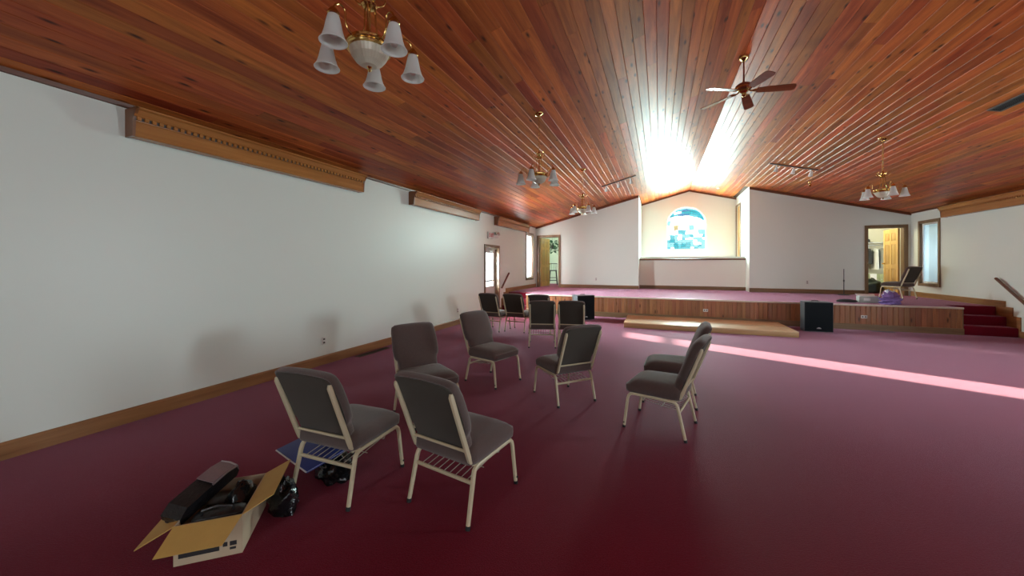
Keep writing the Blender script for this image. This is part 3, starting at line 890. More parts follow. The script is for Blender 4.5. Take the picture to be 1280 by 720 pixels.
valance(9.9, 12.88, 'wooden cornice high on the right wall, cut off by the frame', AR, -1)

# ================================================================ CHAIRS
def rrect(cx, cy, hx, hy, r, n=6):
    pts = []
    for (sx, sy, a0) in ((1, 1, 0), (-1, 1, 90), (-1, -1, 180), (1, -1, 270)):
        for i in range(n + 1):
            a = R(a0 + 90 * i / n)
            pts.append((cx + sx * (hx - r) + r * math.cos(a), cy + sy * (hy - r) + r * math.sin(a)))
    return pts

def make_chair():
    root = empty('stacking_chair')
    # seat cushion
    rings = []
    for (z, ins, r) in ((.332, .016, .04), (.340, .004, .05), (.365, 0, .055), (.395, .001, .055), (.418, .010, .055), (.434, .028, .06), (.446, .062, .07), (.453, .115, .06), (.456, .17, .04)):
        ring = []
        for (x, y) in rrect(0, .012, .243 - ins, .245 - ins, r):
            zz = z
            if z > .4 and y > .14: zz -= (y - .14) ** 2 * 2.2      # waterfall front
            if z > .4 and y < -.1: zz += .006
            ring.append((x, y, zz))
        rings.append(ring)
    MB().loft(rings).build('seat', M['seat'], root, angle=1.2)
    # seat pan under the cushion
    # backrest: tilted panel with a widened upper part
    ln = Vector((0, -.18, .467)).normalized()
    nr = Vector((0, ln.z, -ln.y))          # towards the sitter
    base = Vector((0, -.200, .330))
    outline = [(.0, .075), (.10, .075), (.185, .076), (.200, .085), (.205, .11), (.206, .155), (.212, .185), (.230, .205), (.240, .235), (.245, .30), (.243, .38), (.238, .45), (.232, .51), (.222, .54), (.195, .556), (.12, .562), (.0, .564)]
    full = outline + [(-x, t) for (x, t) in outline[-2:0:-1]]
    cxm = .32
    def ring(nrm, ins):
        out = []
        for (x, t) in full:
            k = max(0.0, 1 - ins / .23)
            xx = x * k
            tt = cxm + (t - cxm) * k
            curl = -.9 * max(0, tt - .44) ** 2 * 4 * .5
            out.append(base + Vector((xx, 0, 0)) + ln * tt + nr * (nrm + curl + .010 * (1 - (xx / .24) ** 2)))
        return out
    MB().loft([ring(.012, .010), ring(.015, .002), ring(.028, 0), ring(.052, 0), ring(.066, .008), ring(.076, .026), ring(.083, .06), ring(.086, .12), ring(.086, .19)]).build('backrest', M['seat'], root, angle=1.2)
    bp = []
    for (x, t) in full:
        k = .955
        bp.append((x * k, cxm + (t - cxm) * k))
    def pr(nrm, k2):
        return [base + Vector((x * k2, 0, 0)) + ln * (cxm + (t - cxm) * k2) + nr * (nrm - .9 * max(0, t - .44) ** 2 * 2 + .010 * (1 - (x / .24) ** 2)) for (x, t) in bp]
    MB().loft([pr(.013, 1), pr(.006, .992), pr(.004, .96)]).build('back_panel', M['backpan'], root, angle=1.0)
    fr = M['frame']
    for s in (-1, 1):
        X0, X1 = s * .236, s * .226
        # front leg
        pts = [(X0, .2625, .004), (X1 + s * .002, .230, .27), (X1, .222, .298), (X1, .205, .316), (X1, .180, .322)]
        lg = MB().tube(pts, [.0118, .0125, .0125, .0125, .0125], 10, sq=.45).build('leg', fr, root)
        MB().tube([(X0, .2632, .0), (X0, .2605, .022)], .0142, 10).build('foot_cap', M['rubber'], lg)
        MB().tube([(X0 + s * .010, .259, .05), (X0 + s * .0165, .259, .05)], .007, 8).build('plug', M['rubber'], lg)
        # rear leg
        pts = [(X0, -.2625, .004), (X1 + s * .002, -.200, .268), (X1, -.190, .296), (X1, -.172, .312), (X1, -.150, .318)]
        lg = MB().tube(pts, [.0118, .0135, .0135, .0130, .0125], 10, sq=.45).build('leg', fr, root)
        MB().tube([(X0, -.2632, .0), (X0, -.2585, .022)], .0145, 10).build('foot_cap', M['rubber'], lg)
        MB().tube([(X1, -.152, .318), (X1, .184, .322)], .0123, 10, sq=.45).build('side_rail', fr, root)
        # back post
        X2 = s * .213
        pts = [(X2 + s * .006, -.150, .326), (X2 + s * .004, -.185, .334)] + [tuple(base + ln * t + nr * -.006 + Vector((X2 + s * .003, 0, 0))) for t in (.035, .07, .2, .35, .485)] + [tuple(base + ln * .503 + nr * -.002 + Vector((X2 + s * .003, 0, 0)))]
        MB().tube(pts, [.011, .0125, .0135, .0145, .0145, .0145, .0140, .009], 10, sq=.4).build('back_post', fr, root)
    p0 = base + ln * .105 + nr * -.004
    MB().tube([p0 + Vector((-.208, 0, 0)), p0 + Vector((.208, 0, 0))], .0085, 8, sq=.5).build('crossbar', fr, root)
    MB().tube([(-.229, -.206, .232), (.229, -.206, .232)], .011, 8, sq=.5).build('stretcher', fr, root)
    rk = MB()
    for i in range(9):
        x = -.18 + .36 * i / 8
        rk.tube([(x, -.204, .236), (x, .06, .268), (x, .10, .276), (x, .115, .325)], .0028, 6)
    rk.tube([(-.2, .10, .272), (.2, .10, .272)], .0035, 6); rk.tube([(-.2, -.06, .250), (.2, -.06, .250)], .003, 6)
    for s in (-1, 1):
        rk.tube([(s * .2, .10, .272), (s * .218, .105, .318)], .0035, 6)
    rk.build('book_rack', M['wire'], root)
    return root

CH = [  # x, y, rz(deg), z, label
    (-2.00, 1.974, 1, 0, 'taupe stacking chair with back to us, standing over the blue folder'),
    (-1.19, 2.14, -10, 0, 'nearest taupe stacking chair, its back to us, empty wire rack under seat'),
    (-2.157, 3.11, -121, 0, 'taupe chair facing right, half hidden behind the nearest chair'),
    (-1.996, 4.341, -108, 0, 'taupe chair facing right with front and seat fully visible, left of the back-turned middle chair'),
    (-1.006, 4.107, 47, 0, 'chair with dark back turned to us in the middle of the carpet, seat facing left'),
    (0.01, 3.713, 76, 0, 'nearer of the two brown chairs on the right, seen side on'),
    (0.11, 4.48, 86.6, 0, 'farther of the two brown side-on chairs, mostly hidden by the nearer'),
    (-3.487, 7.74, -6, 0, 'leftmost dark-backed chair of the far row, nearest the left wall'),
    (-2.95, 7.84, -4, 0, 'second dark-backed chair from the left in the far row'),
    (-2.40, 7.823, 4, 0, 'third chair of the far row, mostly hidden behind a closer dark chair'),
    (-2.02, 6.578, 17, 0, 'left one of two dark-backed chairs standing before the far row'),
    (-1.495, 6.73, 11, 0, 'right one of two dark-backed chairs, in front of the black loudspeaker'),
    (5.98, 13.10, 32, S, 'only chair on the stage, its back to us, beside the right window'),
]
proto = make_chair()
for i, (x, y, a, z, lab) in enumerate(CH):
    o = proto if i == 0 else copy_tree(proto)
    o.location = (x, y, z + 0.0005)
    o.rotation_euler = (0, 0, R(a))
    tag(o, lab, 'chair', 'upholstered metal-framed stacking chairs')

# ================================================================ CHANDELIERS
def make_chandelier(detail_top):
    """origin at the bottom finial tip height z=0; ring radius .15"""
    root = empty('chandelier')
    br = M['brass']
    ring = [(0.118, .128), (0.132, .130), (0.137, .140), (0.132, .150), (0.125, .155), (0.132, .162), (0.134, .176), (0.125, .184), (0.114, .186), (0.114, .128)]
    MB().shell(ring + [ring[0]], 32).build('ring', br, root, angle=.5)
    prof = [(0.012, .030), (0.045, .036), (0.078, .056), (0.104, .090), (0.121, .135), (0.116, .135), (0.098, .094), (0.073, .064), (0.042, .044), (0.012, .038)]
    MB().shell(prof, 64, flute=.008).build('bowl', M['alabaster'], root, angle=.2)
    MB().lathe([(0, 0), (.008, .002), (.012, .010), (.007, .018), (.014, .026), (.020, .036), (.006, .044), (.004, .18)], 16).build('finial', br, root)
    # central rods
    for k in range(3):
        a = 2 * PI * k / 3 + .4
        MB().tube([(.10 * math.cos(a), .10 * math.sin(a), .184), (.060 * math.cos(a), .060 * math.sin(a), .22), (.040 * math.cos(a), .040 * math.sin(a), .30), (.036 * math.cos(a), .036 * math.sin(a), .42)], .0055, 8).build('rod', br, root)
    MB().lathe([(.015, .18), (.010, .20), (.008, .40), (.04, .405), (.05, .415), (.05, .425), (.03, .44), (.016, .45), (.026, .465), (.030, .480), (.016, .50), (.008, .52), (0, .525)], 18).build('hub', br, root, angle=.5)
    for k in range(5):
        a = 2 * PI * k / 5 + R(18)
        c, s = math.cos(a), math.sin(a)
        def P(r, z): return (c * r, s * r, z)
        # small scroll on the hub
        MB().tube([P(.03, .425), P(.06, .43), P(.085, .45), (P(.10, .475)), P(.098, .495), P(.085, .50), P(.078, .49)], [.006, .006, .0055, .005, .0045, .005, .007], 7).build('scroll', br, root)
        arm = MB()
        pts = []
        for i in range(15):
            t = i / 14
            if t < .5:
                q = t / .5
                r = .132 + .061 * q + .02 * math.sin(PI * q); z = .155 + .005 * math.sin(PI * q) * 0 + .10 * q * q
            else:
                q = (t - .5) / .5
                ang = PI * q
                r = .235 - .042 * math.cos(ang); z = .255 + .045 * math.sin(ang) - .045 * q
            pts.append(P(r, z))
        arm.tube(pts, .0055, 8)
        ao = arm.build('arm', br, root)
        cx, cy = c * .277, s * .277
        MB().lathe([(.0, .232), (.012, .230), (.030, .205), (.034, .190), (.028, .182), (.0, .182)], 16, (cx, cy, 0)).build('socket_cup', br, ao)
        pf = [(.026, .196), (.034, .170), (.042, .135), (.050, .095), (.060, .062), (.072, .040), (.076, .036), (.075, .033), (.068, .037), (.056, .060), (.046, .095), (.038, .135), (.030, .170), (.022, .192)]
        MB().shell(pf, 28, (cx, cy, 0)).build('shade', M['frost'], ao, angle=.5)
        MB().lathe([(.0, .055), (.014, .058), (.024, .072), (.026, .090), (.018, .115), (.013, .14), (.013, .17), (0, .172)], 14, (cx, cy, 0)).build('bulb', M['bulb'], ao)
    return root
ch0 = make_chandelier(True)
def hang_chain(root, z0, zc, x):
    h = zc - z0 - .03
    n = max(3, int(h / .032))
    c = MB()
    for i in range(n):
        zz = .52 + (h - .52 - .02) * (i + .5) / n if h > .6 else .5 + i * .02
        pts = []
        for k in range(9):
            a = 2 * PI * k / 8
            p = (.0085 * math.cos(a), .02 * math.sin(a))
            pts.append((p[0], 0, zz + p[1]) if i % 2 else (0, p[0], zz + p[1]))
        c.tube(pts, .0022, 5, cap=False)
    c.build('chain', M['brass'], root)
    ca = MB().lathe([(0, -.035), (.012, -.034), (.018, -.022), (.055, -.012), (.066, .0), (.066, .012), (0, .012)], 20)
    sl = SLL if x < XR else -SLR
    ca.v = [(p[0], p[1], p[2] + zc - z0 + sl * p[0] - .012) for p in ca.v]
    ca.build('canopy', M['brass'], root)
for i, (x, y, lab) in enumerate(((-1.70, 1.83, 'nearest brass chandelier with frosted bell shades and cream bowl, at top of photo'),
                                 (-1.69, 5.34, 'middle chandelier of the left row, hanging in front of ceiling planks'),
                                 (-1.71, 8.86, 'farthest small chandelier of the left row, before the back left wall'),
                                 (3.81, 8.80, 'chandelier hanging alone on the right half of the ceiling'))):
    o = ch0 if i == 0 else copy_tree(ch0)
    z0 = (2.715, 2.69, 2.69, 2.69)[i]
    o.location = (x, y, z0)
    o.rotation_euler = (0, 0, R((36, 30, 5, 40)[i]))
    tag(o, lab, 'chandelier', 'five-armed brass chandeliers')
chs = [o for o in COL.objects if o.name.startswith('chandelier')]
for o in chs:
    hang_chain(o, o.location.z, ceil_z(o.location.x), o.location.x)
    ca = [c for c in o.children if c.name.startswith('canopy')][0]
    ca.rotation_euler = (0, 0, -o.rotation_euler.z)     # canopy follows the slope, not the arms

# ================================================================ CEILING FAN
fx, fy, hz = XR, 6.2, 4.03
fan = empty('ceiling_fan', (fx, fy, hz), 0, 'brass and red-brown ceiling fan with five blades at the ridge', 'fan')
MB().lathe([(0, .395), (.018, .396), (.024, .41), (.058, .435), (.066, .455), (.066, .478), (0, .478)], 20).build('canopy', M['brass'], fan)
MB().lathe([(.0115, .08), (.0115, .40)], 12).build('downrod', M['fan_red'], fan)
MB().lathe([(.02, .095), (.045, .085), (.085, .075), (.105, .055), (.108, .02), (.098, .0), (.07, -.012), (0, -.012)], 28).build('motor', M['fan_red'], fan, angle=.5)
MB().lathe([(.100, .010), (.111, .014), (.111, .026), (.100, .030)], 28).build('motor_band', M['brass'], fan)
MB().lathe([(.06, -.010), (.062, -.03), (.045, -.045), (.030, -.055), (.028, -.085), (.012, -.10), (0, -.102)], 20).build('switch_housing', M['brass'], fan)
for k in range(5):
    a = R(1 + 72 * k)
    irn = MB()
    irn.tube([(.06, 0, -.012), (.09, 0, -.03), (.13, 0, -.035), (.175, 0, -.028)], [.012, .010, .009, .012], 8)
    for s in (-1, 1):
        irn.tube([(.10, s * .004, -.03), (.13, s * .03, -.03), (.165, s * .036, -.027), (.19, s * .02, -.026)], .006, 6)
    io = irn.build('blade_iron', M['brass'], fan)
    io.rotation_euler = (0, 0, a)
    out = [(.16, -.052), (.16, .052), (.40, .064), (.585, .068), (.615, .055), (.625, .03), (.625, -.03), (.615, -.055), (.585, -.068), (.40, -.064)]
    bl = MB().prism(out, 'Z', -.004, .004)
    bl.xf(Matrix.Translation((0, 0, -.022)) @ Matrix.Rotation(R(4), 4, 'Y') @ Matrix.Rotation(R(-13), 4, 'X'))
    bl.build('blade', M['fan_wood'], io, smooth=False)

# ================================================================ TRACK LIGHTS
def track(xa, xb, y, label):
    z = lambda x: ceil_z(x) - .002
    xm = (xa + xb) / 2
    t = empty('track_light', (xm, y, z(xm)), 0, label, 'track light', 'track lights on the ceiling before the stage')
    za, zb, zm = z(xa), z(xb), z(xm)
    MB().add([(xa - xm, -.018, za - zm - .022), (xb - xm, -.018, zb - zm - .022), (xb - xm, .018, zb - zm - .022), (xa - xm, .018, za - zm - .022),
              (xa - xm, -.018, za - zm), (xb - xm, -.018, zb - zm), (xb - xm, .018, zb - zm), (xa - xm, .018, za - zm)],
             [(0, 1, 2, 3), (7, 6, 5, 4), (0, 4, 5, 1), (1, 5, 6, 2), (2, 6, 7, 3), (3, 7, 4, 0)]).build('rail', M['vent_dark'], t, smooth=False)
    for q in (.14, .5, .86):
        x = xa + (xb - xa) * q - xm
        zz = z(x + xm) - zm - .022
        st = MB().tube([(x, 0, zz), (x, 0, zz - .055)], .009, 8).build('stem', M['white_plastic'], t)
        hd = MB().lathe([(0, 0.075), (.02, .072), (.032, .05), (.036, .0), (.046, -.055), (.050, -.06), (.044, -.056), (.034, 0), (0, .01)], 18)
        hd.xf(Matrix.Translation((x, .01, zz - .10)) @ Matrix.Rotation(R(38), 4, 'X'))
        hd.build('spot_head', M['white_plastic'], st)
    return t
track(-1.58, -0.62, 11.14, 'three-head track light on the left slope of the wooden ceiling')
track(2.65, 3.66, 11.31, 'three-head track light on the right slope of the wooden ceiling')
sp = MB().lathe([(0, -.12), (.012, -.118), (.03, -.10), (.022, -.06), (.008, -.05), (.008, -.02), (.03, -.014), (.034, 0), (0, 0)], 16)
tag(sp.build('sprinkler_head', M['brass'], loc=(3.9, 12.6, ceil_z(3.9))), 'small brass sprinkler head on ceiling beyond the right track light', 'sprinkler')
sp = MB().lathe([(0, -.03), (.03, -.028), (.05, -.015), (.055, 0), (0, 0)], 16)
tag(sp.build('smoke_detector', M['white_plastic'], loc=(2.0, 15.28, ceil_z(2.0))), 'small white round detector on the ceiling above the alcove', 'detector')

# ceiling vent on the right slope
v = empty('ceiling_vent', (4.37, 6.9, ceil_z(4.37)), 0, 'dark slotted air vent in the right ceiling slope', 'vent')
v.rotation_euler = (0, math.atan(SLR), 0)
vf = MB()
for q in ((-.075, .075, -.42, -.40), (-.075, .075, .40, .42), (-.075, -.055, -.40, .40), (.055, .075, -.40, .40)):
    vf.box(q[0], q[1], q[2], q[3], -.012, -.001)
vf.build('frame', M['vent_dark'], v, smooth=False)
MB().box(-.055, .055, -.40, .40, -.004, -.001).build('backing', M['vent_gap'], v, smooth=False)
vs_ = MB()
for i in range(6):
    x = -.046 + i * .0185
    vs_.add([(x - .006, -.4, -.012), (x + .006, -.4, -.005), (x + .006, .4, -.005), (x - .006, .4, -.012)], [(0, 1, 2, 3)])
o = vs_.build('slat', M['vent_dark'], v, smooth=False); o['kind'] = 'stuff'

# floor registers
def register(x, y, lx, ly, m, label):
    r = empty('floor_register', (x, y, 0.0), 0, label, 'vent')
    f = MB()
    for q in ((-lx, lx, -ly, -ly + .012), (-lx, lx, ly - .012, ly), (-lx, -lx + .012, -ly + .012, ly - .012), (lx - .012, lx, -ly + .012, ly - .012)):
        f.box(q[0], q[1], q[2], q[3], .0005, .007)
    f.build('frame', m, r, smooth=False)
    MB().box(-lx + .012, lx - .012, -ly + .012, ly - .012, .0005, .003).build('backing', M['vent_gap'], r, smooth=False)
    s = MB()
    n = 12
    for i in range(n):
        if lx > ly:
            xx = -lx + .02 + i * (2 * lx - .04) / (n - 1); s.box(xx - .003, xx + .003, -ly + .012, ly - .012, .003, .0065)
        else:
            yy = -ly + .02 + i * (2 * ly - .04) / (n - 1); s.box(-lx + .012, lx - .012, yy - .003, yy + .003, .003, .0065)
    o = s.build('louvre', m, r, smooth=False); o['kind'] = 'stuff'
register(-4.54, 4.98, .06, .36, M['vent_brown'], 'brown floor register in the carpet beside the left baseboard')
register(4.62, 10.68, .20, .055, M['vent_dark'], 'grey floor register in the carpet below the stage front')

# ================================================================ OUTLETS
def outlet(loc, axis, sg, label, wide=False):
    hx, hz_ = (.058, .036) if wide else (.036, .058)
    o = empty('wall_outlet', loc, 0, label, 'outlet')
    def B(u0, u1, d0, d1, z0, z1):
        a, b = sorted((sg * d0, sg * d1))
        return MB().bbox(u0, u1, a, b, z0, z1, .003) if axis == 'Y' else MB().bbox(a, b, u0, u1, z0, z1, .003)
    B(-hx, hx, .001, .007, -hz_, hz_).build('plate', M['white_plastic'], o)
    for s in (-1, 1):
        if wide: B(s * .026 - .013, s * .026 + .013, .0065, .0095, -.016, .016).build('socket', M['plate_slot'], o)
        else: B(-.016, .016, .0065, .0095, s * .026 - .013, s * .026 + .013).build('socket', M['plate_slot'], o)
outlet((AL, 4.10, .352), 'X', 1, 'white outlet plate low on the left wall, nearer of the two')
outlet((AL, 8.06, .352), 'X', 1, 'white outlet plate low on the left wall, near the far chairs')
outlet((-2.25, YB, .935), 'Y', -1, 'white outlet plate on the back wall right of the left doorway')
outlet((4.365, YB, .935), 'Y', -1, 'white outlet plate on the back wall left of the mic stand')
outlet((1.126, YS + .004, .30), 'Y', -1, 'wide outlet plate in the middle of the stage front', True)
outlet((4.352, YS + .004, .30), 'Y', -1, 'wide outlet plate on the stage front right of the speaker', True)

# ================================================================ EXIT SIGN with lamps
ex = empty('exit_sign', (AL, 10.06, 2.36), 0, 'exit sign with two emergency lamps above the glazed left door', 'sign')
MB().bbox(.001, .05, -.30, .06, -.10, .10, .008).build('housing', M['white_plastic'], ex)
tm = text_mesh('EXIT', .155, .003)
tm.materials.clear(); tm.materials.append(M['exit_red'])
to = bpy.data.objects.new('lettering', tm); COL.objects.link(to); to.parent = ex
to.matrix_local = Matrix.Translation((.054, -.12, 0)) @ Matrix(((0, 0, 1), (1, 0, 0), (0, 1, 0))).to_4x4()
MB().bbox(.001, .05, .061, .40, -.05, .05, .008).build('lamp_base', M['white_plastic'], ex)
for yy in (.15, .32):
    lp = MB().lathe([(0, -.03), (.04, -.028), (.055, 0), (.06, .03), (.05, .034), (0, .030)], 16)
    lp.xf(Matrix.Translation((.09, yy, .07)) @ Matrix.Rotation(R(70), 4, 'Y'))
    lo = lp.build('emergency_lamp', M['chrome'], ex)
    MB().tube([(.03, yy, .045), (.07, yy, .065)], .012, 8).build('swivel', M['white_plastic'], lo)

# ================================================================ HANDRAILS
def handrail(x, sg, label, y0, z0, y1, z1):
    h = empty('handrail', (x, y0, z0), 0, label, 'handrail', 'wall handrails beside the stage steps')
    rx = sg * .07
    MB().tube([(rx, 0, 0), (rx, (y1 - y0) * .5, (z1 - z0) * .5), (rx, y1 - y0, z1 - z0)], .024, 12, sq=.35).build('rail', M['trim_dark'], h)
    for q in (.15, .85):
        yy, zz = (y1 - y0) * q, (z1 - z0) * q
        MB().tube([(sg * .001, yy, zz - .06), (sg * .05, yy, zz - .06), (rx, yy, zz - .02)], .008, 8).build('bracket', M['pewter'], h)
handrail(AL, 1, 'short sloping wooden handrail on the left wall by the exit door', 10.69, .76, 11.29, 1.215)
handrail(AR, -1, 'sloping wooden handrail on the right wall above the carpeted steps', 10.35, .53, 11.30, 1.20)

# ================================================================ LOW PLATFORM
pf = empty('low_platform', (.93, 9.86, 0), 0, 'low pale wooden step platform on carpet before the stage', 'platform')
pf.rotation_euler = (0, 0, R(0.5))
w2, d2 = 1.72, .70
for i in range(2):
    MB().bbox(-w2, w2, -d2 + i * d2 + .001, -d2 + (i + 1) * d2 - .001, .098, .118, .003).build('deck_board', M['platform_top'], pf)
MB().bbox(-w2, w2, -d2, -d2 + .02, .001, .097, .003).build('front_board', M['platform_edge'], pf)
MB().bbox(-w2, w2, d2 - .02, d2, .001, .097, .003).build('rear_board', M['platform_edge'], pf)
for s in (-1, 1):
    a, b = sorted((s * w2, s * (w2 - .02)))
    MB().bbox(a, b, -d2 + .021, d2 - .021, .001, .097, .003).build('side_board', M['platform_edge'], pf)

# ================================================================ LOUDSPEAKERS
def speaker(x, y, rz, label):
    s = empty('loudspeaker', (x, y, 0), R(rz), label, 'loudspeaker', 'black floor loudspeakers in front of the stage')
    w, d, h = .265, .20, .665
    # trapezoid cabinet, narrower at the rear
    MB().prism([(-w, -d), (w, -d), (w, 0), (w - .07, d), (-w + .07, d), (-w, 0)], 'Z', .012, h).build('cabinet', M['spk_case'], s, smooth=False)
    MB().bbox(-w + .006, w - .006, -d - .014, -d - .001, .025, h - .012, .006).build('grille', M['spk_black'], s)
    lg = MB()
    for k in range(10):
        a0, a1 = PI * k / 10, PI * (k + 1) / 10
        lg.tube([(.032 * math.cos(a0), -d - .016, .085 + .02 * math.sin(a0)), (.032 * math.cos(a1), -d - .016, .085 + .02 * math.sin(a1))], .0035, 6)
    lg.tube([(-.042, -d - .016, .083), (.042, -d - .016, .083)], .004, 6)
    lg.tube([(-.014, -d - .016, .095), (.014, -d - .016, .095)], .004, 6)
    lg.build('badge', M['logo'], s)
    for sx in (-1, 1):
        for yy in (-d + .05, .12):
            MB().lathe([(.018, 0), (.018, .013)], 10, (sx * (w - .12), yy, 0)).build('foot', M['rubber'], s)
    hb = MB(); hb.tube([(-.06, -.02, h + .001), (-.06, -.02, h + .02), (.06, -.02, h + .02), (.06, -.02, h + .001)], .008, 8)
    hb.build('handle', M['black_metal'], s)
speaker(3.26, 10.28, 4, 'black loudspeaker with silver badge standing right of the low platform')
speaker(-1.96, 10.10, 42, 'black loudspeaker behind the far chairs, left of the low platform')

# ================================================================ STAGE CLUTTER
mc = empty('microphone_stand', (5.14, 13.95, S), 0, 'slim black stand on round base in front of the back right wall', 'stand')
MB().lathe([(0, .001), (.145, .001), (.15, .008), (.14, .018), (.03, .03), (0, .03)], 24).build('base', M['black_metal'], mc)
MB().lathe([(.011, .03), (.011, .42), (.009, .425), (.009, .78), (0, .782)], 10).build('pole', M['black_metal'], mc)
MB().lathe([(.016, .40), (.018, .41), (.018, .45), (.012, .46)], 10).build('clutch', M['rubber'], mc)
pole2 = MB().lathe([(.006, 0), (.006, .70)], 8)

def blob(rx, ry, rz, seed, amp=.18, n=20, m=12, fold=5.0):
    """crumpled bag: lumpy half-flattened ellipsoid sitting on z=0"""
    rg = random.Random(seed)
    ph = [(rg.uniform(1, fold), rg.uniform(1, fold), rg.uniform(0, 6.28), rg.uniform(.3, 1)) for _ in range(9)]
    mb = MB()
    vs, fs = [], []
    for i in range(m + 1):
        th = PI * i / m
        for j in range(n):
            a = 2 * PI * j / n
            d = 1 + amp * sum(w * math.sin(p * a + q * th * 2 + f) for (p, q, f, w) in [(round(p), q, f, w) for (p, q, f, w) in ph]) / 3
            x, y, z = math.sin(th) * math.cos(a) * d, math.sin(th) * math.sin(a) * d, math.cos(th) * d
            z = z if z > -.45 else -.45 - (z + .45) * .02
            vs.append((x * rx, y * ry, (z + .47) / 1.47 * rz))
    for i in range(m):
        for j in range(n):
            fs.append((i * n + j, i * n + (j + 1) % n, (i + 1) * n + (j + 1) % n, (i + 1) * n + j))
    mb.add(vs, fs)
    zmin = min(p[2] for p in mb.v)
    mb.v = [(p[0], p[1], p[2] - zmin) for p in mb.v]
    return mb

bx = empty('document_carton', (4.66, 11.42, S + .001), R(-6), 'open grey-green carton on stage edge left of the purple bundle', 'box')
b_ = MB()
for q in ((-.17, .17, -.11, -.105, 0, .085), (-.17, .17, .105, .11, 0, .085), (-.17, -.165, -.105, .105, 0, .085), (.165, .17, -.105, .105, 0, .085), (-.165, .165, -.105, .105, 0, .006)):
    b_.box(*q)
b_.v = [(p[0] * 1.05, p[1], p[2] * 1.75) for p in b_.v]
b_.build('carton', M['boxgrey'], bx, smooth=False)
MB().box(-.15, .15, -.09, .09, .012, .16).build('paper_stack', M['paper'], bx, smooth=False)
MB().add([(-.17, .112, .15), (.17, .112, .15), (.18, .20, .19), (-.18, .20, .19), (-.17, .112, .154), (.17, .112, .154), (.18, .20, .194), (-.18, .20, .194)],
         [(0, 1, 2, 3), (7, 6, 5, 4), (0, 4, 5, 1), (1, 5, 6, 2), (2, 6, 7, 3), (3, 7, 4, 0)]).build('flap', M['paper'], bx, smooth=False)
MB().box(-.10, .02, -.1125, -.1101, .05, .11).build('printed_label', M['cloth_white'], bx, smooth=False)
o = blob(.17, .12, .25, 21, .42, 36, 22, 9).build('purple_bundle', M['purple'], loc=(4.93, 11.08, S + .001), angle=1.5)
tag(o, 'crumpled purple cloth bundle on the stage edge', 'bundle')
o2 = blob(.15, .10, .29, 33, .28, 24, 14, 7).build('plastic_bag', M['lilac'], loc=(4.86, 11.37, S + .001), angle=1.5)
o2.location = (5.04, 11.34, S + .001)
tag(o2, 'pale lilac plastic bag tucked behind the purple bundle', 'bag')
o = blob(.20, .13, .075, 12, .2, 22, 10, 5).build('dark_cloth_heap', M['cloth_dark'], loc=(4.33, 11.55, S + .001), angle=1.5)
o.location = (4.24, 11.36, S + .001)
tag(o, 'flat black cloth heap on the stage left of the grey carton', 'cloth')
cn = MB().lathe([(.028, 0), (.030, .01), (.030, .09), (.022, .10), (0, .10)], 12)
tag(cn.build('white_candle', M['window_white'], loc=(-.62, 14.95, 1.7105)), 'small white candle on the left end of the alcove cap', 'candle')

# ================================================================ SIDE ROOM CONTENTS
pl = empty('hanging_plant', (-4.40, 16.0, 2.18), 0, 'dark leafy hanging plant seen through the back left doorway', 'plant')
MB().lathe([(0, 0), (.08, .0), (.11, .05), (.125, .14), (.13, .15), (.115, .15), (0, .13)], 18).build('pot', M['soil_pot'], pl)
hg = MB()
for k in range(3):
    a = 2 * PI * k / 3
    hg.tube([(.12 * math.cos(a), .12 * math.sin(a), .15), (0, 0, .815)], .003, 5)
hg.build('hanger', M['black_metal'], pl)
rg = random.Random(3)
leaf_v = [(0, 0, 0), (.035, .03, .008), (.05, .08, .012), (.03, .13, .006), (0, .165, -.01), (-.03, .13, .006), (-.05, .08, .012), (-.035, .03, .008), (0, .08, -.004)]
leaf_me = MB().add(leaf_v, [(0, 1, 8), (1, 2, 8), (2, 3, 8), (3, 4, 8), (4, 5, 8), (5, 6, 8), (6, 7, 8), (7, 0, 8)]).mesh('leaf', M['leaf'])
for k in range(70):
    o = bpy.data.objects.new('leaf', leaf_me); COL.objects.link(o); o.parent = pl
    a = rg.uniform(0, 2 * PI); r = rg.uniform(.04, .20); z = rg.uniform(-.16, .36)
    o.location = (r * math.cos(a), r * math.sin(a), z)
    o.rotation_euler = (rg.uniform(-.9, .5), rg.uniform(-.5, .5), a - PI / 2)
    sc = rg.uniform(.8, 1.35); o.scale = (sc, sc, sc)
st = empty('bar_stool', (-4.43, 16.1, S + .001), R(20), 'tall black spindle-backed stool seen through the back left doorway', 'stool')
for (sx, sy) in ((-1, -1), (1, -1), (-1, 1), (1, 1)):
    MB().tube([(sx * .19, sy * .19, 0), (sx * .13, sy * .13, .62)], .017, 8).build('leg', M['stool'], st)
MB().lathe([(0, .62), (.17, .62), (.185, .635), (.185, .655), (.15, .665), (0, .66)], 24).build('seat', M['stool'], st)
for z, k in ((.2, .172), (.32, .160)):
    r_ = MB()
    for (a, b) in (((-k, -k), (k, -k)), ((k, -k), (k, k)), ((k, k), (-k, k)), ((-k, k), (-k, -k))):
        r_.tube([(*a, z), (*b, z)], .010, 6)
    r_.build('footrest', M['stool'], st)
bk = MB()
arc = [(.18 * math.cos(a), .18 * math.sin(a)) for a in [R(10 + 16 * i) for i in range(11)]]
bk.tube([(x, y, .95) for x, y in arc], .016, 8)
bk.build('back_rail', M['stool'], st)
for i in range(0, 11, 2):
    MB().tube([(arc[i][0] * .92, arc[i][1] * .92, .655), (arc[i][0], arc[i][1], .95)], .009, 6).build('spindle', M['stool'], st)
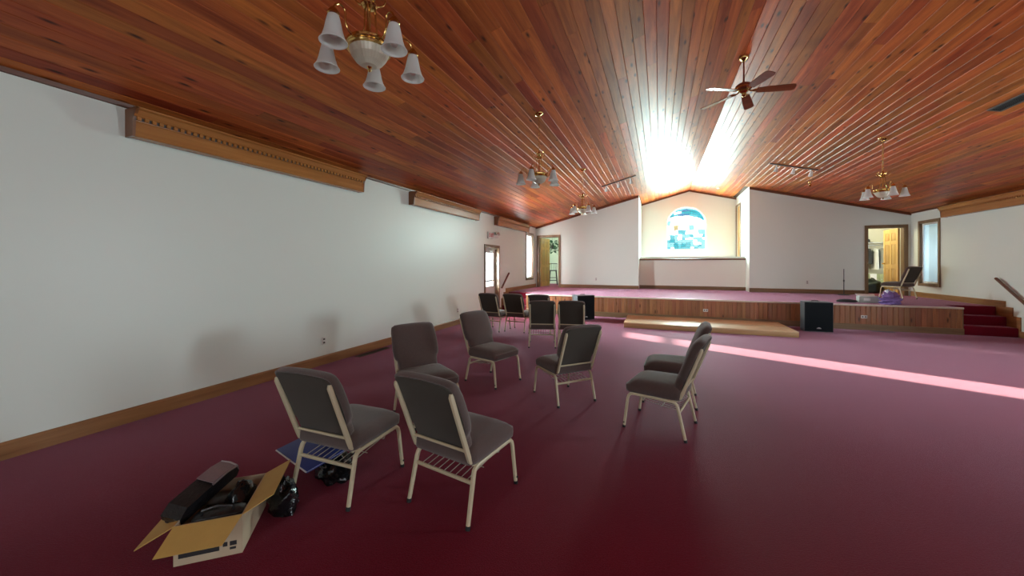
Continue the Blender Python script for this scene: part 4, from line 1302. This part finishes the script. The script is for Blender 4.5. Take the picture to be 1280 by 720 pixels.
# closet
rod = empty('coat_rail', (6.85, 16.7, 2.12), 0, 'wall shelf and rail inside the closet behind right doorway', 'shelf')
MB().box(-.75, .75, -.10, .295, .13, .15).build('shelf', M['window_white'], rod, smooth=False)
MB().tube([(-.75, .0, .05), (.75, .0, .05)], .014, 10).build('rail', M['chrome'], rod)
for s in (-1, 1):
    MB().tube([(s * .7, .0, .05), (s * .7, .1, .131)], .008, 6).build('bracket', M['chrome'], rod)
def garment(x, h, w, m, label, nm, z=2.15):
    g = empty(nm, (x, 16.7, z - .03), R(random.uniform(84, 90)), label, 'garment')
    rings = []
    for (t, ww, d) in ((0, .05, .02), (.05, w * .9, .045), (.2, w, .055), (.6, w * .96, .06), (1, w * 1.08, .07)):
        ring = []
        for k in range(24):
            a = 2 * PI * k / 24
            rip = 1 + .10 * math.sin(6 * a + x * 9) * t
            ring.append((ww * math.cos(a) * rip, d * math.sin(a) * rip * 1.2, -.06 - h * t))
        rings.append(ring)
    MB().loft(rings).build('cloth', m, g, angle=1.5)
    MB().tube([(0, 0, -.065), (0, 0, 0.02), (0, .02, .05), (0, .0, .068), (0, -.02, .05)], .004, 6).build('hanger', M['chrome'], g)
garment(6.66, .75, .20, M['cloth_grey'], 'grey garment hanging in the closet, leftmost', 'hanging_garment')
garment(6.84, .55, .19, M['cloth_dark'], 'short black garment hanging in the closet', 'hanging_garment')
garment(7.02, .74, .20, M['cloth_white'], 'white garment hanging in the closet beside the pine door', 'hanging_garment')
garment(7.20, .70, .20, M['cloth_grey'], 'grey garment hanging in the closet, partly behind the pine door', 'hanging_garment')
hat = MB().lathe([(.16, 0), (.165, .008), (.09, .02), (.085, .09), (.06, .12), (0, .125)], 20)
tag(hat.build('black_hat', M['cloth_dark'], loc=(6.80, 16.72, 2.271)), 'black hat on the closet shelf', 'hat')
cab = empty('low_cabinet', (7.06, 16.72, S + .001), 0, 'low olive green cabinet in the closet', 'cabinet')
MB().bbox(-.35, .35, -.2, .26, .04, .58, .008).build('body', M['cab_green'], cab)
for s in (-1, 1):
    dd = MB().bbox(min(s * .01, s * .34), max(s * .01, s * .34), -.217, -.201, .06, .56, .005).build('door', M['cab_green'], cab)
    MB().lathe([(.012, 0), (.014, .012), (0, .018)], 10).xf(Matrix.Translation((s * .05, -.217, .4)) @ Matrix.Rotation(R(90), 4, 'X')).build('knob', M['chrome'], dd)
MB().box(-.33, .33, -.18, .24, 0, .04).build('plinth', M['vent_dark'], cab, smooth=False)
cl = MB()
cl.add([(-.09, -.02, .0), (.09, -.02, .0), (.085, -.032, -.30), (-.07, -.032, -.34), (-.09, -.014, .0), (.09, -.014, .0), (.085, -.026, -.30), (-.07, -.026, -.34)],
       [(0, 1, 2, 3), (7, 6, 5, 4), (0, 4, 5, 1), (1, 5, 6, 2), (2, 6, 7, 3), (3, 7, 4, 0)])
cl.box(-.09, .09, -.014, .12, 0, .006)
tag(cl.build('white_towel', M['cloth_white'], loc=(6.88, 16.50, S + .583), smooth=False), 'white towel draped over the front of the olive cabinet', 'towel')
o = blob(.30, .24, .46, 8, .13, 26, 16, 5).build('garbage_bag', M['garbage'], loc=(6.33, 15.30, S + .001), angle=1.5)
tag(o, 'bulging dark green bag on the floor inside the right doorway', 'bag')

# ================================================================ CARDBOARD BOX AND ITS CONTENTS
A0 = Vector((-2.235, 1.075, 0))
uang = math.atan2(.65, .76)
box = empty('cardboard_box', (A0.x, A0.y, .0005), uang, 'open cardboard box with spread flaps at lower left of the carpet', 'box')
BW, BD, BH, T = .29, .40, .20, .004
bb = MB()
bb.box(0, BW, 0, T, 0, BH, 1); bb.box(0, BW, BD - T, BD, 0, BH, 1); bb.box(0, T, T, BD - T, 0, BH, 1); bb.box(BW - T, BW, T, BD - T, 0, BH, 1); bb.box(T, BW - T, T, BD - T, 0, T, 0)
bb.build('carton', [M['card_in'], M['card_out']], box, smooth=False)
def flap(p, q, d, nm='flap'):
    """p-q hinge, d = offset of the outer edge; slight taper"""
    p, q, d = Vector(p), Vector(q), Vector(d)
    e = (q - p).normalized() * .012
    n_ = (q - p).cross(d).normalized() * T
    vs = [p, q, q + d - e, p + d + e]
    vs = [Vector(x) for x in vs] + [Vector(x) + n_ for x in vs]
    MB().add(vs, [(0, 1, 2, 3), (7, 6, 5, 4), (0, 4, 5, 1), (1, 5, 6, 2), (2, 6, 7, 3), (3, 7, 4, 0)]).build(nm, M['card_in'], box, smooth=False)
flap((0, .0, BH), (BW, .0, BH), (-.03, -.135, -.055))                 # front, drooping
flap((.0, BD, BH), (.0, .0, BH), (-.145, -.03, -.07))                # left
flap((BW, .0, BH), (BW, BD, BH), (.13, .03, .055))                   # right, raised
flap((BW, BD, BH), (0, BD, BH), (.0, .06, -.12))                    # rear, hanging down
for (x0, x1, z0, z1) in ((.02, .19, .035, .075), (.205, .225, .05, .072), (.235, .265, .05, .072), (.235, .262, .03, .042)):
    MB().box(x0, x1, -.0012, -.0002, z0, z1).build('printed_label', M['print'], box, smooth=False)
def inbox(x, y, z):
    return box.matrix_basis @ Vector((x, y, z))
box.matrix_basis = Matrix.Translation(box.location) @ Matrix.Rotation(uang, 4, 'Z')
# long black case with mauve face leaning on the left flap side
cs = empty('leather_case', inbox(.034, .222, .245), 0, 'long black case with mauve end leaning out of the cardboard box', 'case')
cs.rotation_euler = (R(10), R(-13), uang + R(62))
prof = [(-.17, -.035), (.16, -.035), (.175, -.01), (.165, .03), (.10, .045), (-.13, .035), (-.175, .0)]
MB().prism(prof, 'Y', -.055, .055).build('body', M['leather'], cs, smooth=True, angle=.3)
MB().prism([(.015, .0475), (.155, .0335), (.166, .036), (.10, .052), (.015, .053)], 'Y', -.052, .052).build('mauve_panel', M['mauve'], cs, smooth=False)
MB().tube([(.012, -.054, .042), (.10, -.056, .046), (.165, -.056, .032), (.176, -.05, -.005)], .005, 8).build('silver_edge', M['silver'], cs)
MB().tube([(.165, -.05, .034), (.172, .0, .034), (.165, .05, .034)], .006, 8).build('handle', M['silver'], cs)
MB().bbox(-.17, .0, -.045, .045, -.052, -.0365, .006).build('pocket', M['leather'], cs)
o = blob(.078, .10, .225, 44, .16, 26, 16, 6).build('plastic_bag', M['plastic_bag'], loc=inbox(.205, .250, .02), angle=1.5)
o.rotation_euler = (0, 0, uang)
tag(o, 'shiny black plastic bag stuffed in the cardboard box', 'bag')
hb = empty('handbag', inbox(.165, .075, .06), uang + R(2), 'black handbag standing at the front of the cardboard box', 'bag')
MB().bbox(-.12, .12, -.055, .055, 0, .145, .035).build('body', M['leather'], hb)
MB().tube([(-.07, -.02, .14), (-.065, -.03, .17), (0, -.035, .185), (.065, -.03, .17), (.07, -.02, .14)], .007, 8).build('strap', M['leather'], hb)
MB().bbox(-.03, .03, -.056, -.0495, .06, .095, .004).build('clasp', M['silver'], hb)
wb_ = empty('brown_wallet', inbox(.11, .335, .09), uang + R(-20), 'dark brown leather pouch at the far end inside the cardboard box', 'pouch')
wb_.rotation_euler = (R(10), 0, uang)
MB().bbox(-.08, .08, -.06, .06, 0, .05, .02).build('body', M['brownbag'], wb_)
MB().bbox(-.078, .078, -.063, .02, .047, .056, .004).build('flap', M['brownbag'], wb_)

# ================================================================ BAGS AND PAPERS UNDER THE FIRST CHAIR
for (x, y, rx, ry, rz, sd, lab) in ((-2.150, 1.585, .11, .075, .18, 61, 'black garbage bag beside the cardboard flap, under the chair leg'),
                                    (-2.16, 1.985, .17, .12, .125, 62, 'crumpled black bag lying under the chair seat'),):
    o = blob(rx, ry, rz, sd, .22, 30, 18, 8).build('black_bag', M['plastic_bag'], loc=(x, y, .001), angle=1.5)
    o.rotation_euler = (0, 0, R(-20))
    tag(o, lab, 'bag')
fo = empty('blue_folder', (-2.33, 1.96, .158), R(-14), 'blue document folder lying on black bags behind chair legs', 'folder')
fo.rotation_euler = (R(7), R(4), R(-12))
MB().bbox(-.21, .21, -.16, .16, .006, .010, .001).build('cover', M['folder'], fo)
MB().bbox(-.215, .205, -.168, .155, .001, .0055, .001).build('sheets', M['paper'], fo)
MB().bbox(-.21, .21, -.162, .158, -.004, .0005, .001).build('back_cover', M['folder'], fo)
pp = empty('printed_sheet', (-2.19, 2.09, .196), R(20), 'curled white printed sheet on the blue folder below the chair rack', 'paper')
sh = MB()
nx = 12
for i in range(nx + 1):
    t = i / nx
    for yy in (-.075, .075):
        sh.v.append((-.13 + .26 * t, yy, .018 * math.sin(PI * t) + .004))
for i in range(nx):
    sh.f.append((2 * i, 2 * i + 2, 2 * i + 3, 2 * i + 1)); sh.m.append(0)
sh.v += [(p[0], p[1], p[2] - .0012) for p in sh.v]
k = 2 * (nx + 1)
for i in range(nx):
    sh.f.append((k + 2 * i + 1, k + 2 * i + 3, k + 2 * i + 2, k + 2 * i)); sh.m.append(0)
sh.build('sheet', M['paper'], pp)
ln_ = MB()
for r_ in range(5):
    yy = -.055 + r_ * .026
    for i in range(1, nx - 1):
        a, b = i / nx, (i + .8) / nx
        za, zb = .018 * math.sin(PI * a) + .0045, .018 * math.sin(PI * b) + .0045
        ln_.add([(-.13 + .26 * a, yy, za), (-.13 + .26 * b, yy, zb), (-.13 + .26 * b, yy + .013, zb), (-.13 + .26 * a, yy + .013, za)], [(0, 1, 2, 3)])
ln_.build('printed_lines', M['folder'], pp, smooth=False)
